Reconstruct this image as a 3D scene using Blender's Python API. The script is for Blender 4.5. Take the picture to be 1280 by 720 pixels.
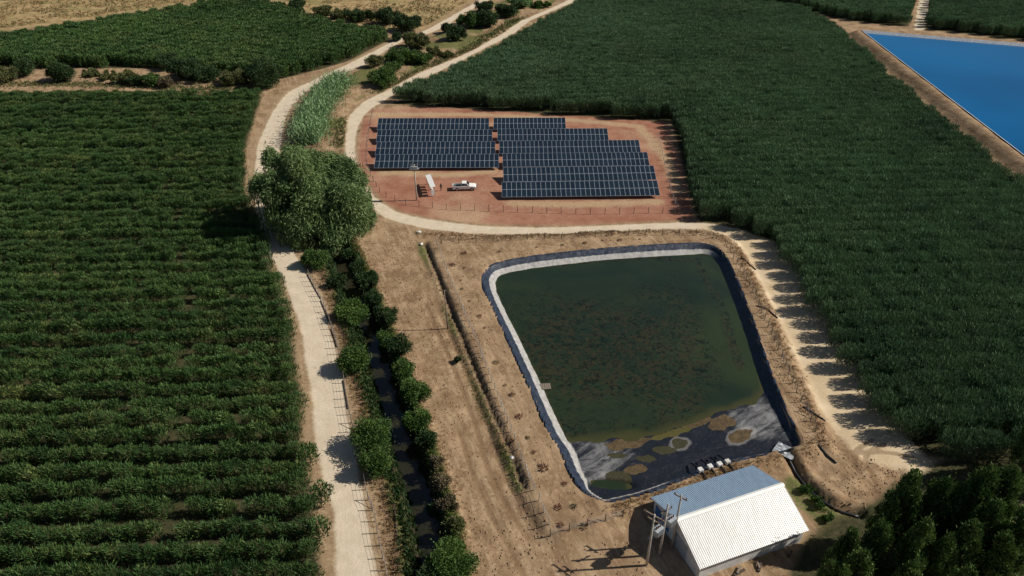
import bpy, bmesh, math, random
import numpy as np
from mathutils import Vector, Matrix

rng = np.random.default_rng(11)
random.seed(11)
for o in list(bpy.data.objects):
    bpy.data.objects.remove(o)
S = bpy.context.scene
COL = S.collection
R = math.radians

# ------------------------------------------------------------------ camera, sky, sun
TH = R(33.3); FPX = 914.0; CAMH = 71.0
cam = bpy.data.cameras.new('camera'); co = bpy.data.objects.new('camera', cam); COL.objects.link(co)
cam.sensor_width = 36; cam.lens = FPX / 1280 * 36; cam.clip_end = 6000; cam.clip_start = 1
co.location = (0, 0, CAMH); co.rotation_euler = (R(90) - TH, 0, 0)
S.camera = co
SUN_EL = R(41); SUN_AZ = R(4)            # sun stands over +X, a little to +Y
W = bpy.data.worlds.new('World'); S.world = W; W.use_nodes = True
nt = W.node_tree; nt.nodes.clear()
sky = nt.nodes.new('ShaderNodeTexSky'); sky.sky_type = 'NISHITA'; sky.sun_disc = False
sky.sun_elevation = SUN_EL; sky.sun_rotation = R(90) - SUN_AZ
bg = nt.nodes.new('ShaderNodeBackground'); bg.inputs[1].default_value = 0.05
wo = nt.nodes.new('ShaderNodeOutputWorld')
nt.links.new(sky.outputs[0], bg.inputs[0]); nt.links.new(bg.outputs[0], wo.inputs[0])
sl = bpy.data.lights.new('sun', 'SUN'); sl.energy = 5.0; sl.angle = R(0.53); sl.color = (1, 0.93, 0.82)
so = bpy.data.objects.new('sun', sl); COL.objects.link(so); so.location = (120, 10, 120)
sd_ = Vector((math.cos(SUN_EL) * math.cos(SUN_AZ), math.cos(SUN_EL) * math.sin(SUN_AZ), math.sin(SUN_EL)))
so.rotation_euler = sd_.to_track_quat('Z', 'Y').to_euler()
S.view_settings.view_transform = 'Standard'; S.view_settings.look = 'None'
S.view_settings.exposure = 0.02; S.view_settings.gamma = 1
S.view_settings.use_curve_mapping = False

# ------------------------------------------------------------------ helpers
def G(px, py, z=0.0):
    """survey point: spot of the aerial photograph -> metres on the plane at height z"""
    u = (px - 640) / FPX; v = (py - 360) / FPX
    t = (CAMH - z) / (math.sin(TH) + v * math.cos(TH))
    return np.array([u * t, (math.cos(TH) - v * math.sin(TH)) * t])
def GL(pts, z=0.0): return np.array([G(a, b, z) for a, b in pts])
def scale_at(px, py):
    v = (py - 360) / FPX
    return FPX / (CAMH / (math.sin(TH) + v * math.cos(TH)))     # pixels per metre
def dep(py): return TH + math.atan((py - 360) / FPX)

def tag(o, label=None, cat=None, group=None, kind=None):
    if label: o['label'] = label
    if cat: o['category'] = cat
    if group: o['group'] = group
    if kind: o['kind'] = kind
    return o
def empty(name, loc=(0, 0, 0), rz=0.0, label=None, cat=None, group=None):
    o = bpy.data.objects.new(name, None); COL.objects.link(o)
    o.empty_display_size = 0.3
    o.location = loc; o.rotation_euler = (0, 0, rz)
    return tag(o, label, cat, group)
def link(name, me, parent=None, mat=None):
    o = bpy.data.objects.new(name, me); COL.objects.link(o)
    if mat is not None and not me.materials:
        for m in (mat if isinstance(mat, (list, tuple)) else [mat]): me.materials.append(m)
    if parent is not None: o.parent = parent
    return o
def mesh_np(name, v, f, smooth=False, attrs=None, matidx=None):
    me = bpy.data.meshes.new(name)
    v = np.asarray(v, np.float32); f = np.asarray(f, np.int32)
    k = f.shape[1]
    me.vertices.add(len(v)); me.vertices.foreach_set('co', v.ravel())
    me.loops.add(f.size); me.loops.foreach_set('vertex_index', f.ravel())
    me.polygons.add(len(f)); me.polygons.foreach_set('loop_start', np.arange(0, f.size, k, dtype=np.int32))
    try: me.polygons.foreach_set('loop_total', np.full(len(f), k, np.int32))
    except Exception: pass
    if matidx is not None: me.polygons.foreach_set('material_index', np.asarray(matidx, np.int32))
    me.polygons.foreach_set('use_smooth', np.full(len(f), bool(smooth)))
    for n, a in (attrs or {}).items():
        at = me.attributes.new(n, 'FLOAT', 'POINT'); at.data.foreach_set('value', np.asarray(a, np.float32))
    me.update(calc_edges=True)
    return me

class MB:
    def __init__(s): s.v = []; s.f = []; s.m = []
    def add(s, vs, fs, mi=0):
        b = len(s.v); s.v += [tuple(p) for p in vs]
        s.f += [tuple(b + i for i in q) for q in fs]; s.m += [mi] * len(fs); return s
    def box(s, c, d, rz=0.0, mi=0, M=None):
        x, y, z = d[0] / 2, d[1] / 2, d[2] / 2
        vs = [Vector((a * x, b * y, e * z)) for e in (-1, 1) for a, b in ((-1, -1), (1, -1), (1, 1), (-1, 1))]
        m = Matrix.Translation(c) @ (M if M is not None else Matrix.Rotation(rz, 4, 'Z'))
        return s.add([m @ p for p in vs], [(3, 2, 1, 0), (4, 5, 6, 7), (0, 1, 5, 4), (1, 2, 6, 5), (2, 3, 7, 6), (3, 0, 4, 7)], mi)
    def tube(s, pts, rad, n=8, mi=0, cap=True):
        pts = [Vector(p) for p in pts]
        if not hasattr(rad, '__len__'): rad = [rad] * len(pts)
        rings = []
        for i, p in enumerate(pts):
            d = (pts[min(i + 1, len(pts) - 1)] - pts[max(i - 1, 0)]).normalized()
            a = d.orthogonal().normalized() if abs(d.z) < .9 else Vector((1, 0, 0)).cross(d).normalized()
            b = d.cross(a)
            rings.append([p + (a * math.cos(2 * math.pi * k / n) + b * math.sin(2 * math.pi * k / n)) * rad[i] for k in range(n)])
        vs = [q for r in rings for q in r]; fs = []
        for i in range(len(pts) - 1):
            for k in range(n):
                fs.append((i * n + k, i * n + (k + 1) % n, (i + 1) * n + (k + 1) % n, (i + 1) * n + k))
        if cap: fs += [tuple(range(n))[::-1], tuple((len(pts) - 1) * n + k for k in range(n))]
        return s.add(vs, fs, mi)
    def prism(s, poly, y0, y1, mi=0, top=None):
        """side profile (x,z) swept from y0 to y1"""
        n = len(poly); t = top or poly
        vs = [(x, y0, z) for x, z in poly] + [(x, y1, z) for x, z in t]
        fs = [tuple(range(n)), tuple(range(2 * n - 1, n - 1, -1))] + [(i, n + i, n + (i + 1) % n, (i + 1) % n) for i in range(n)]
        return s.add(vs, fs, mi)
    def mesh(s, name, smooth=False, bevel=0.0):
        me = bpy.data.meshes.new(name); me.from_pydata(s.v, [], s.f)
        me.polygons.foreach_set('material_index', s.m)
        bm = bmesh.new(); bm.from_mesh(me)
        bmesh.ops.recalc_face_normals(bm, faces=bm.faces)
        if bevel:
            bmesh.ops.bevel(bm, geom=[e for e in bm.edges if e.calc_face_angle(0) > .5], offset=bevel, segments=2, affect='EDGES', profile=.6)
        bm.to_mesh(me); bm.free()
        if smooth:
            me.polygons.foreach_set('use_smooth', [True] * len(me.polygons))
        me.update(); return me
    def build(s, name, mat, parent=None, smooth=False, bevel=0.0):
        return link(name, s.mesh(name, smooth, bevel), parent, mat)

# ---- numpy geometry
def seg_dist(P, poly, closed=False):
    d = np.full(len(P), 1e9); n = len(poly)
    for i in range(n if closed else n - 1):
        a = poly[i]; b = poly[(i + 1) % n]; ab = b - a
        t = np.clip(((P - a) @ ab) / max(ab @ ab, 1e-9), 0, 1)
        q = P - a - t[:, None] * ab
        d = np.minimum(d, np.hypot(q[:, 0], q[:, 1]))
    return d
def inside(P, poly):
    x, y = P[:, 0], P[:, 1]; r = np.zeros(len(P), bool); n = len(poly)
    for i in range(n):
        x0, y0 = poly[i]; x1, y1 = poly[(i + 1) % n]
        c = (y0 > y) != (y1 > y)
        with np.errstate(divide='ignore', invalid='ignore'):
            xi = (x1 - x0) * (y - y0) / (y1 - y0 if y1 != y0 else 1e-12) + x0
        r ^= c & (x < xi)
    return r
def sd_poly(P, poly):            # > 0 inside
    d = seg_dist(P, poly, True)
    return np.where(inside(P, poly), d, -d)
def sstep(a, b, x):
    t = np.clip((x - a) / (b - a), 0, 1); return t * t * (3 - 2 * t)
_lat = np.random.default_rng(3).random((256, 256))
def noise2(x, y, s=1.0):
    x = np.asarray(x) / s; y = np.asarray(y) / s
    xi = np.floor(x).astype(int); yi = np.floor(y).astype(int); fx = x - xi; fy = y - yi
    fx = fx * fx * (3 - 2 * fx); fy = fy * fy * (3 - 2 * fy)
    g = lambda a, b: _lat[a % 256, b % 256]
    return (g(xi, yi) * (1 - fx) + g(xi + 1, yi) * fx) * (1 - fy) + (g(xi, yi + 1) * (1 - fx) + g(xi + 1, yi + 1) * fx) * fy
def smooth_line(p, k=4, closed=False):
    p = np.asarray(p, float); n = len(p); out = []
    for i in range(n if closed else n - 1):
        if closed: a, b, c, d = p[i - 1], p[i], p[(i + 1) % n], p[(i + 2) % n]
        else: a, b, c, d = p[max(i - 1, 0)], p[i], p[i + 1], p[min(i + 2, n - 1)]
        for j in range(k):
            t = j / k
            out.append(.5 * (2 * b + (c - a) * t + (2 * a - 5 * b + 4 * c - d) * t * t + (3 * b - a - 3 * c + d) * t ** 3))
    if not closed: out.append(p[-1])
    return np.array(out)
def resample(p, step):
    p = np.asarray(p, float); s = np.r_[0, np.cumsum(np.hypot(*(np.diff(p, axis=0).T)))]
    n = max(2, int(round(s[-1] / step)) + 1); t = np.linspace(0, s[-1], n)
    return np.c_[np.interp(t, s, p[:, 0]), np.interp(t, s, p[:, 1])]

# ------------------------------------------------------------------ materials
def new_mat(name):
    m = bpy.data.materials.new(name); m.use_nodes = True
    t = m.node_tree; b = t.nodes['Principled BSDF']; return m, t, b
def nd(t, typ, **kw):
    n = t.nodes.new(typ)
    for k, v in kw.items(): setattr(n, k, v)
    return n
def mixc(t, fac, a, b, blend='MIX'):
    n = t.nodes.new('ShaderNodeMix'); n.data_type = 'RGBA'; n.blend_type = blend
    for s, v in ((n.inputs[0], fac), (n.inputs[6], a), (n.inputs[7], b)):
        if isinstance(v, (int, float)): s.default_value = v
        elif isinstance(v, tuple): s.default_value = (*v, 1)
        else: t.links.new(v, s)
    return n.outputs[2]
def math_(t, op, a, b=None, c=None, clamp=False):
    n = t.nodes.new('ShaderNodeMath'); n.operation = op; n.use_clamp = clamp
    for i, v in enumerate((a, b, c)):
        if v is None: continue
        if isinstance(v, (int, float)): n.inputs[i].default_value = v
        else: t.links.new(v, n.inputs[i])
    return n.outputs[0]
def noise_n(t, scale, detail=4, rough=.6, vec=None, dist=0.0):
    n = t.nodes.new('ShaderNodeTexNoise'); n.inputs['Scale'].default_value = scale
    n.inputs['Detail'].default_value = detail; n.inputs['Roughness'].default_value = rough
    n.inputs['Distortion'].default_value = dist
    if vec is not None: t.links.new(vec, n.inputs['Vector'])
    return n.outputs[0]
def ramp(t, fac, a, b):            # smoothstep a..b -> 0..1
    n = t.nodes.new('ShaderNodeMapRange'); n.interpolation_type = 'SMOOTHSTEP'
    n.inputs[1].default_value = a; n.inputs[2].default_value = b
    t.links.new(fac, n.inputs[0]); return n.outputs[0]
def attr(t, name):
    n = t.nodes.new('ShaderNodeAttribute'); n.attribute_name = name; return n.outputs['Fac']
def pos(t): return t.nodes.new('ShaderNodeNewGeometry').outputs['Position']
def stretch(t, vec, sc, rz=0.0):
    n = t.nodes.new('ShaderNodeMapping'); n.inputs['Scale'].default_value = sc; n.inputs['Rotation'].default_value = (0, 0, rz)
    t.links.new(vec, n.inputs[0]); return n.outputs[0]
def stretch_dir(t, vec, phi, along, across):
    a = stretch(t, vec, (1, 1, 1), -phi)
    return stretch(t, a, (along, across, 1))
def bump(t, b, h, strength, dist):
    n = t.nodes.new('ShaderNodeBump'); n.inputs['Strength'].default_value = strength; n.inputs['Distance'].default_value = dist
    t.links.new(h, n.inputs['Height']); t.links.new(n.outputs[0], b.inputs['Normal'])

def plain(name, col, rough=.6, metal=0.0, var=.25, scale=3.0, spec=.4):
    m, t, b = new_mat(name); p = pos(t)
    n = noise_n(t, scale, 5, .65, p)
    d = tuple(c * (1 - var) for c in col); l = tuple(min(1, c * (1 + var)) for c in col)
    t.links.new(mixc(t, ramp(t, n, .3, .7), d, l), b.inputs['Base Color'])
    b.inputs['Roughness'].default_value = rough; b.inputs['Metallic'].default_value = metal
    b.inputs['Specular IOR Level'].default_value = spec
    return m
def leaf_mat(name, dark, light, dry=None, dryamt=0.0, patch=0.03, rough=.55, trans=.14):
    m, t, b = new_mat(name); p = pos(t)
    tone = attr(t, 'tone'); oi = t.nodes.new('ShaderNodeObjectInfo').outputs['Random']
    pn = noise_n(t, patch, 3, .6, p)
    f = math_(t, 'ADD', math_(t, 'MULTIPLY', tone, .6), math_(t, 'MULTIPLY', oi, .22))
    f = math_(t, 'ADD', f, math_(t, 'MULTIPLY_ADD', pn, .9, -.33), clamp=True)
    f = math_(t, 'ADD', f, math_(t, 'MULTIPLY_ADD', noise_n(t, patch * 7, 3, .6, p), .5, -.25), clamp=True)
    c = mixc(t, f, dark, light)
    if dry:
        q = math_(t, 'ADD', math_(t, 'MULTIPLY', tone, .5), math_(t, 'MULTIPLY', noise_n(t, patch * 3, 3, .6, p), .8))
        c = mixc(t, math_(t, 'MULTIPLY', ramp(t, q, .68, .95), dryamt), c, dry)
    t.links.new(c, b.inputs['Base Color'])
    b.inputs['Roughness'].default_value = rough; b.inputs['Specular IOR Level'].default_value = .25
    tr = t.nodes.new('ShaderNodeBsdfTranslucent'); t.links.new(c, tr.inputs[0])
    mx = t.nodes.new('ShaderNodeMixShader'); mx.inputs[0].default_value = trans
    t.links.new(b.outputs[0], mx.inputs[1]); t.links.new(tr.outputs[0], mx.inputs[2])
    t.links.new(mx.outputs[0], t.nodes['Material Output'].inputs[0])
    return m

M = {}
M['orch'] = leaf_mat('orchard_leaves', (.018, .054, .027), (.155, .265, .125), (.22, .22, .11), .3, .02)
M['left'] = leaf_mat('row_leaves', (.012, .046, .014), (.105, .195, .052), (.32, .29, .10), .4, .03)
M['willow'] = leaf_mat('willow_leaves', (.034, .076, .024), (.250, .350, .130), (.24, .24, .09), .25, .15)
M['bush'] = leaf_mat('bush_leaves', (.020, .060, .013), (.108, .190, .040), (.24, .2, .07), .25, .3)
M['darkbush'] = leaf_mat('dark_bush_leaves', (.012, .034, .012), (.055, .100, .030), (.12, .09, .04), .3, .3)
M['olive'] = leaf_mat('olive_leaves', (.050, .066, .022), (.165, .180, .065), (.25, .18, .08), .4, .3)
M['cane'] = leaf_mat('cane_leaves', (.070, .155, .060), (.27, .42, .20), (.34, .34, .18), .15, .3)
M['poplar'] = leaf_mat('poplar_leaves', (.018, .052, .012), (.150, .235, .060), (.2, .19, .06), .15, .3)
M['dry'] = leaf_mat('dry_grass', (.17, .105, .05), (.42, .30, .15), patch=.2, trans=.1)
M['redweed'] = leaf_mat('red_weed', (.085, .034, .022), (.20, .085, .05), patch=.6, trans=.1)
M['brown'] = leaf_mat('dry_bramble', (.065, .056, .030), (.20, .165, .095), patch=.5, trans=.1)
M['bark'] = plain('bark', (.11, .085, .06), .9, scale=6)
M['wood'] = plain('weathered_wood', (.20, .165, .13), .85, scale=8)
M['palewood'] = plain('pale_post', (.42, .39, .34), .8, scale=5)
M['darkwood'] = plain('dark_wood', (.07, .05, .038), .85, scale=8)
M['wire'] = plain('galvanised_wire', (.35, .35, .35), .5, .6)
M['steel'] = plain('galvanised_steel', (.45, .46, .48), .45, .7, .15)
M['white'] = plain('white_paint', (.78, .78, .76), .35, 0, .05)
M['concrete'] = plain('concrete', (.52, .50, .46), .9, 0, .18, 2)
M['wallwhite'] = plain('white_wall', (.62, .62, .60), .8, 0, .15, 1.2)
M['blue'] = plain('blue_panel', (.06, .16, .34), .5, 0, .1)
M['black'] = plain('black_plastic', (.018, .02, .024), .4)
M['tyre'] = plain('tyre_rubber', (.02, .02, .02), .85)
M['glass'] = plain('dark_glass', (.012, .016, .02), .08, 0, .1, spec=.8)
M['red'] = plain('red_lens', (.4, .02, .015), .3)
M['lamp'] = plain('clear_lens', (.7, .7, .68), .15)
M['grey'] = plain('grey_paint', (.33, .36, .39), .45, 0, .15)
M['porcelain'] = plain('brown_insulator', (.10, .05, .03), .25)
M['alu'] = plain('aluminium_frame', (.40, .46, .53), .45, .2, .06)
M['cloth_dark'] = plain('dark_cloth', (.022, .022, .028), .9)
M['skin'] = plain('skin', (.35, .21, .14), .6)
M['liner_pale'] = plain('pale_liner', (.30, .33, .37), .5, 0, .35, 2)
M['clod'] = plain('soil_clod', (.25, .165, .10), .95, 0, .35, 1.2)
M['stone'] = plain('stone', (.40, .33, .26), .9, 0, .25, 1.5)

def glossy_cells():
    m, t, b = new_mat('solar_cells'); p = pos(t)
    oi = t.nodes.new('ShaderNodeObjectInfo').outputs['Random']
    c = mixc(t, oi, (.009, .018, .030), (.014, .026, .042))
    t.links.new(c, b.inputs['Base Color'])
    b.inputs['Roughness'].default_value = .22; b.inputs['Specular IOR Level'].default_value = .5
    return m
M['cells'] = glossy_cells()

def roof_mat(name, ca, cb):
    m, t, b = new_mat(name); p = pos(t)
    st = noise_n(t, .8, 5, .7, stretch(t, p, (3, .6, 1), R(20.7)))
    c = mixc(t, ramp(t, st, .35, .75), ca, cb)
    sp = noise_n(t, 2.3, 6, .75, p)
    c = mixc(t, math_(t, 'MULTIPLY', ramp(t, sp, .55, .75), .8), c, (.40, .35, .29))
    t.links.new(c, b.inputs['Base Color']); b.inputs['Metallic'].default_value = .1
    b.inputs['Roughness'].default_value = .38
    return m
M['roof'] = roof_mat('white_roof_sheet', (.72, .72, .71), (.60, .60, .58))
M['roof_sky_tint'] = roof_mat('sky_tinted_roof_sheet', (.36, .49, .63), (.29, .40, .53))  # far slope: blue sky reflection painted into the sheet colour

def water_pond():
    m, t, b = new_mat('pond_water'); p = pos(t)
    big = noise_n(t, .035, 4, .55, p, 1.0)
    weed = noise_n(t, .55, 7, .75, p, 1.2)
    c = mixc(t, ramp(t, big, .35, .7), (.012, .023, .013), (.026, .039, .016))
    wm = math_(t, 'MULTIPLY', ramp(t, weed, .44, .58), ramp(t, attr(t, 'weed'), .2, .75))
    c = mixc(t, math_(t, 'MULTIPLY', wm, .8), c, (.036, .030, .014))
    wk = math_(t, 'MULTIPLY', ramp(t, noise_n(t, .8, 6, .8, p, 1.5), .48, .60), ramp(t, attr(t, 'weed'), .1, .6))
    c = mixc(t, math_(t, 'MULTIPLY', wk, .85), c, (.004, .008, .005))
    c = mixc(t, ramp(t, attr(t, 'shore'), 1.0, 0.0), c, (.050, .050, .018))
    t.links.new(c, b.inputs['Base Color']); b.inputs['Roughness'].default_value = .12
    b.inputs['Specular IOR Level'].default_value = .35
    bump(t, b, noise_n(t, 1.6, 4, .6, p), .05, .06)
    return m
M['pond'] = water_pond()
def water_blue():
    m, t, b = new_mat('reservoir_water'); p = pos(t)
    n = noise_n(t, .012, 3, .5, p, .5)
    c = mixc(t, ramp(t, n, .35, .7), (.001, .062, .180), (.002, .108, .285))
    t.links.new(c, b.inputs['Base Color']); b.inputs['Roughness'].default_value = .08
    b.inputs['Specular IOR Level'].default_value = .05
    bump(t, b, noise_n(t, 1.1, 3, .6, p), .06, .05)
    return m
M['reservoir'] = water_blue()
def water_canal():
    m, t, b = new_mat('canal_water'); p = pos(t)
    n = noise_n(t, .5, 4, .6, p)
    t.links.new(mixc(t, n, (.012, .014, .007), (.034, .030, .016)), b.inputs['Base Color'])
    b.inputs['Roughness'].default_value = .1
    bump(t, b, noise_n(t, 3, 3, .6, p), .08, .04)
    return m
M['canal'] = water_canal()

def liner_mat():
    m, t, b = new_mat('pond_liner'); p = pos(t)
    d = attr(t, 'dcrest'); fl = attr(t, 'floor'); mud = attr(t, 'mud'); ring = attr(t, 'ring'); dust = attr(t, 'dust')
    n1 = noise_n(t, 1.4, 6, .7, p); n2 = noise_n(t, .22, 5, .6, p, .8)
    st = noise_n(t, .55, 6, .72, stretch_dir(t, p, R(38), .22, 1.3), .8)
    black = mixc(t, ramp(t, n1, .3, .75), (.011, .017, .032), (.040, .054, .086))
    pale = mixc(t, ramp(t, n1, .25, .8), (.27, .265, .255), (.50, .49, .47))
    dd = math_(t, 'MULTIPLY_ADD', n1, .35, d)
    band = math_(t, 'MULTIPLY', ramp(t, dd, 1.32, 1.5), dust)  # dust mask is also cut on the right-hand slope to paint its shade
    c = mixc(t, band, black, pale)
    # exposed floor: dusty grey streaks on black sheet
    fs = math_(t, 'ADD', math_(t, 'MULTIPLY', st, .75), math_(t, 'MULTIPLY', n2, .6))
    fs = math_(t, 'ADD', fs, math_(t, 'MULTIPLY_ADD', attr(t, 'grey'), .5, -.25))
    fcol = mixc(t, ramp(t, fs, .66, 1.02), (.010, .013, .020), (.27, .268, .27))
    fcol = mixc(t, ramp(t, noise_n(t, .5, 6, .75, stretch_dir(t, p, R(14), .2, 1.4), 1.0), .54, .68), fcol, (.018, .021, .028))
    fcol = mixc(t, math_(t, 'MULTIPLY', ramp(t, math_(t, 'MULTIPLY_ADD', n1, .5, ring), .7, 1.4), .5), fcol, (.30, .29, .275))
    md = mixc(t, ramp(t, n1, .3, .7), (.060, .042, .020), (.125, .088, .044))
    fcol = mixc(t, ramp(t, math_(t, 'MULTIPLY_ADD', n1, .3, mud), .55, .75), fcol, md)
    fcol = mixc(t, ramp(t, math_(t, 'MULTIPLY_ADD', n1, .3, attr(t, 'olive')), .55, .75), fcol, (.045, .042, .020))
    fcol = mixc(t, ramp(t, math_(t, 'MULTIPLY_ADD', n1, .4, attr(t, 'algae')), .5, .85), fcol, (.085, .075, .022))
    c = mixc(t, ramp(t, fl, .2, .8), c, fcol)
    t.links.new(c, b.inputs['Base Color']); b.inputs['Roughness'].default_value = .42; b.inputs['Specular IOR Level'].default_value = .25
    wr = noise_n(t, 1.0, 5, .7, stretch(t, p, (1, 1, 1)), 2.0)
    bump(t, b, wr, .6, .18)
    return m
M['liner'] = liner_mat()

def ground_mat():
    m, t, b = new_mat('earth'); p = pos(t)
    n_f = noise_n(t, 1.7, 8, .72, p); n_m = noise_n(t, .28, 6, .65, p); n_l = noise_n(t, .05, 4, .55, p)
    n_x = noise_n(t, 5.0, 4, .7, p)
    edge = math_(t, 'ADD', math_(t, 'MULTIPLY_ADD', n_f, 1.5, -.75), math_(t, 'MULTIPLY_ADD', n_m, 2.2, -1.1))
    def zone(name, soft=.5, k=1.0):
        return ramp(t, math_(t, 'ADD', attr(t, name), math_(t, 'MULTIPLY', edge, k)), -soft, soft)
    # plain dry earth with straw
    c = mixc(t, ramp(t, n_m, .32, .66), (.205, .130, .074), (.365, .255, .155))
    c = mixc(t, ramp(t, n_f, .52, .72), c, (.46, .345, .215))
    c = mixc(t, math_(t, 'MULTIPLY', ramp(t, noise_n(t, .9, 6, .8, p, .6), .58, .7), .7), c, (.13, .085, .048))
    c = mixc(t, math_(t, 'MULTIPLY', ramp(t, n_l, .52, .66), ramp(t, n_f, .40, .6)), c, (.185, .120, .068))
    stk = noise_n(t, .9, 5, .7, stretch_dir(t, p, R(-69), .18, 1.2), .5)
    c = mixc(t, math_(t, 'MULTIPLY', ramp(t, stk, .5, .68), .55), c, (.155, .100, .058))
    c = mixc(t, math_(t, 'MULTIPLY', ramp(t, stk, .48, .34), .45), c, (.47, .36, .235))
    # dry pasture
    pst = mixc(t, ramp(t, n_m, .38, .62), (.42, .30, .16), (.25, .18, .085))
    pst = mixc(t, math_(t, 'MULTIPLY', ramp(t, noise_n(t, .12, 5, .7, stretch(t, p, (.4, 1.6, 1), R(15))), .46, .6), .85), pst, (.21, .185, .075))
    pst = mixc(t, ramp(t, n_f, .5, .7), pst, (.33, .24, .13))
    c = mixc(t, zone('pasture', 1.5), c, pst)
    # red soil of the solar yard
    rd = mixc(t, ramp(t, n_m, .3, .7), (.255, .110, .071), (.35, .178, .118))
    rd = mixc(t, ramp(t, math_(t, 'ADD', n_l, math_(t, 'MULTIPLY', n_f, .5)), .74, 1.0), rd, (.42, .285, .18))
    rd = mixc(t, ramp(t, n_f, .57, .78), rd, (.38, .205, .12))
    c = mixc(t, zone('red', .9), c, rd)
    tn = mixc(t, ramp(t, n_f, .35, .7), (.36, .25, .145), (.47, .35, .22))
    c = mixc(t, math_(t, 'MULTIPLY', zone('tan', 1.0), .8), c, tn)
    # grass along canal and ditch
    gr = mixc(t, ramp(t, n_f, .35, .65), (.045, .075, .020), (.13, .14, .045))
    c = mixc(t, math_(t, 'MULTIPLY', zone('grass', .6), ramp(t, n_f, .30, .55)), c, gr)
    # mud inside canal and ditches
    c = mixc(t, zone('mud', .35, .35), c, (.060, .046, .030))
    # orchard floor: weeds and leaf litter, plus painted shade along its edges
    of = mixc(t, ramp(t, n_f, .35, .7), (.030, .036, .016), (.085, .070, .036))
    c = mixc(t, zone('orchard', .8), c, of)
    # road dust
    pr = noise_n(t, .5, 5, .6, p)
    rc = mixc(t, ramp(t, pr, .3, .7), (.53, .445, .33), (.61, .52, .40))
    rc = mixc(t, ramp(t, n_f, .56, .78), rc, (.40, .32, .225))
    c = mixc(t, math_(t, 'MULTIPLY', zone('verge', .9), .65), c, mixc(t, ramp(t, n_f, .4, .65), (.26, .18, .105), (.40, .30, .19)))
    c = mixc(t, zone('road', .35, .45), c, rc)
    sn = mixc(t, ramp(t, n_m, .3, .7), (.50, .385, .245), (.60, .485, .335))
    c = mixc(t, zone('sand', .7, .8), c, sn)
    # wheel tracks: freshly turned, darker soil
    c = mixc(t, math_(t, 'MULTIPLY', zone('rut', .16, .3), .62), c, (.17, .105, .058))
    t.links.new(c, b.inputs['Base Color']); b.inputs['Roughness'].default_value = .95
    b.inputs['Specular IOR Level'].default_value = .1
    hh = math_(t, 'ADD', math_(t, 'MULTIPLY', n_f, .7), math_(t, 'MULTIPLY', n_x, .25))
    bump(t, b, hh, .55, .22)
    return m
M['earth'] = ground_mat()

# ------------------------------------------------------------------ survey lines
ZP = 0.8                                    # level of the pond platform
road_L = [(421, 760), (420, 720), (417, 640), (405, 600), (396, 560), (392, 520), (388, 480), (380, 440), (376, 410), (366, 380), (354, 350), (338, 320), (329, 300), (322, 270), (318, 240), (318, 215), (323, 180), (331, 160), (341, 140), (356, 120), (370, 110), (392, 100), (412, 90), (435, 80), (455, 70), (475, 60), (494, 50), (510, 45), (527, 40), (547, 30), (565, 20), (582, 10), (600, 0), (640, -25)]
road_R = [(480, 760), (471, 720), (457, 640), (450, 600), (442, 560), (434, 520), (430, 480), (420, 440), (411, 410), (405, 380), (389, 350), (370, 320), (359, 300), (351, 270), (345, 240), (345, 215), (351, 180), (354, 160), (360, 140), (376, 120), (389, 110), (410, 100), (433, 90), (458, 80), (472, 70), (488, 60), (506, 50), (525, 45), (541, 40), (562, 30), (574, 20), (593, 10), (611, 0), (650, -25)]
road_poly = np.vstack([smooth_line(GL(road_L), 2), smooth_line(GL(road_R), 2)[::-1]])
trk_a = [(760, -25), (700, 5), (654, 25), (632, 40), (614, 50), (597, 60), (565, 75), (527, 90), (499, 105), (480, 115), (459, 125), (446, 135), (437, 145), (434, 160), (432, 180), (431, 200), (437, 222), (449, 243), (464, 259), (482, 272), (520, 283), (560, 289), (620, 292.5), (690, 293), (760, 290), (820, 286.5), (880, 286), (905, 292), (920, 303)]
trk_b = [(775, -25), (711, 5), (664, 25), (645, 40), (627, 50), (606, 60), (579, 75), (547, 90), (517, 105), (500, 115), (481, 125), (466, 135), (455, 145), (447, 160), (444, 180), (445, 200), (452, 222), (463, 240), (477, 253), (500, 266), (540, 275), (600, 282), (640, 283.5), (700, 284), (760, 282), (820, 279), (880, 279), (915, 285), (945, 296)]
trk_poly = np.vstack([smooth_line(GL(trk_a), 2), smooth_line(GL(trk_b), 2)[::-1]])
sand_poly = GL([(872, 281), (925, 287), (965, 300), (1000, 330), (1030, 380), (1060, 420), (1085, 460), (1110, 500), (1140, 556), (1168, 578), (1150, 592), (1110, 585), (1080, 577), (1050, 545), (1028, 518), (1012, 490), (998, 455), (983, 425), (965, 385), (948, 350), (930, 318), (910, 297)])
red_poly = GL([(455, 140), (500, 132), (640, 138), (830, 148), (850, 200), (868, 274), (820, 277), (700, 282), (600, 280), (540, 273), (500, 264), (478, 251), (462, 232), (448, 205), (449, 175)])
tan_lines = [GL([(480, 216), (560, 219), (615, 214)]), GL([(640, 254), (720, 256), (820, 252)]), GL([(460, 143), (600, 143), (715, 150), (800, 158)]), GL([(800, 160), (835, 200), (850, 240)])]
pond_poly = smooth_line(GL([(603, 352), (604, 342), (613, 332), (632, 326), (660, 321), (700, 316), (760, 310), (820, 306), (862, 304), (882, 305), (897, 310), (907, 320), (916, 337), (930, 370), (945, 410), (960, 455), (974, 490), (989, 525), (1004, 553), (988, 562), (930, 574), (900, 581), (860, 597), (815, 614), (764, 627), (750, 626), (728, 612), (711, 588), (700, 562), (684, 537), (655, 470), (630, 415), (611, 376)], ZP), 3, True)
shore_px = [(600, 556), (705, 553), (760, 549), (790, 545), (812, 545), (850, 535), (880, 523), (900, 517), (917, 511), (940, 502), (960, 492), (1010, 472)]
shore = GL(shore_px, -0.4)
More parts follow.
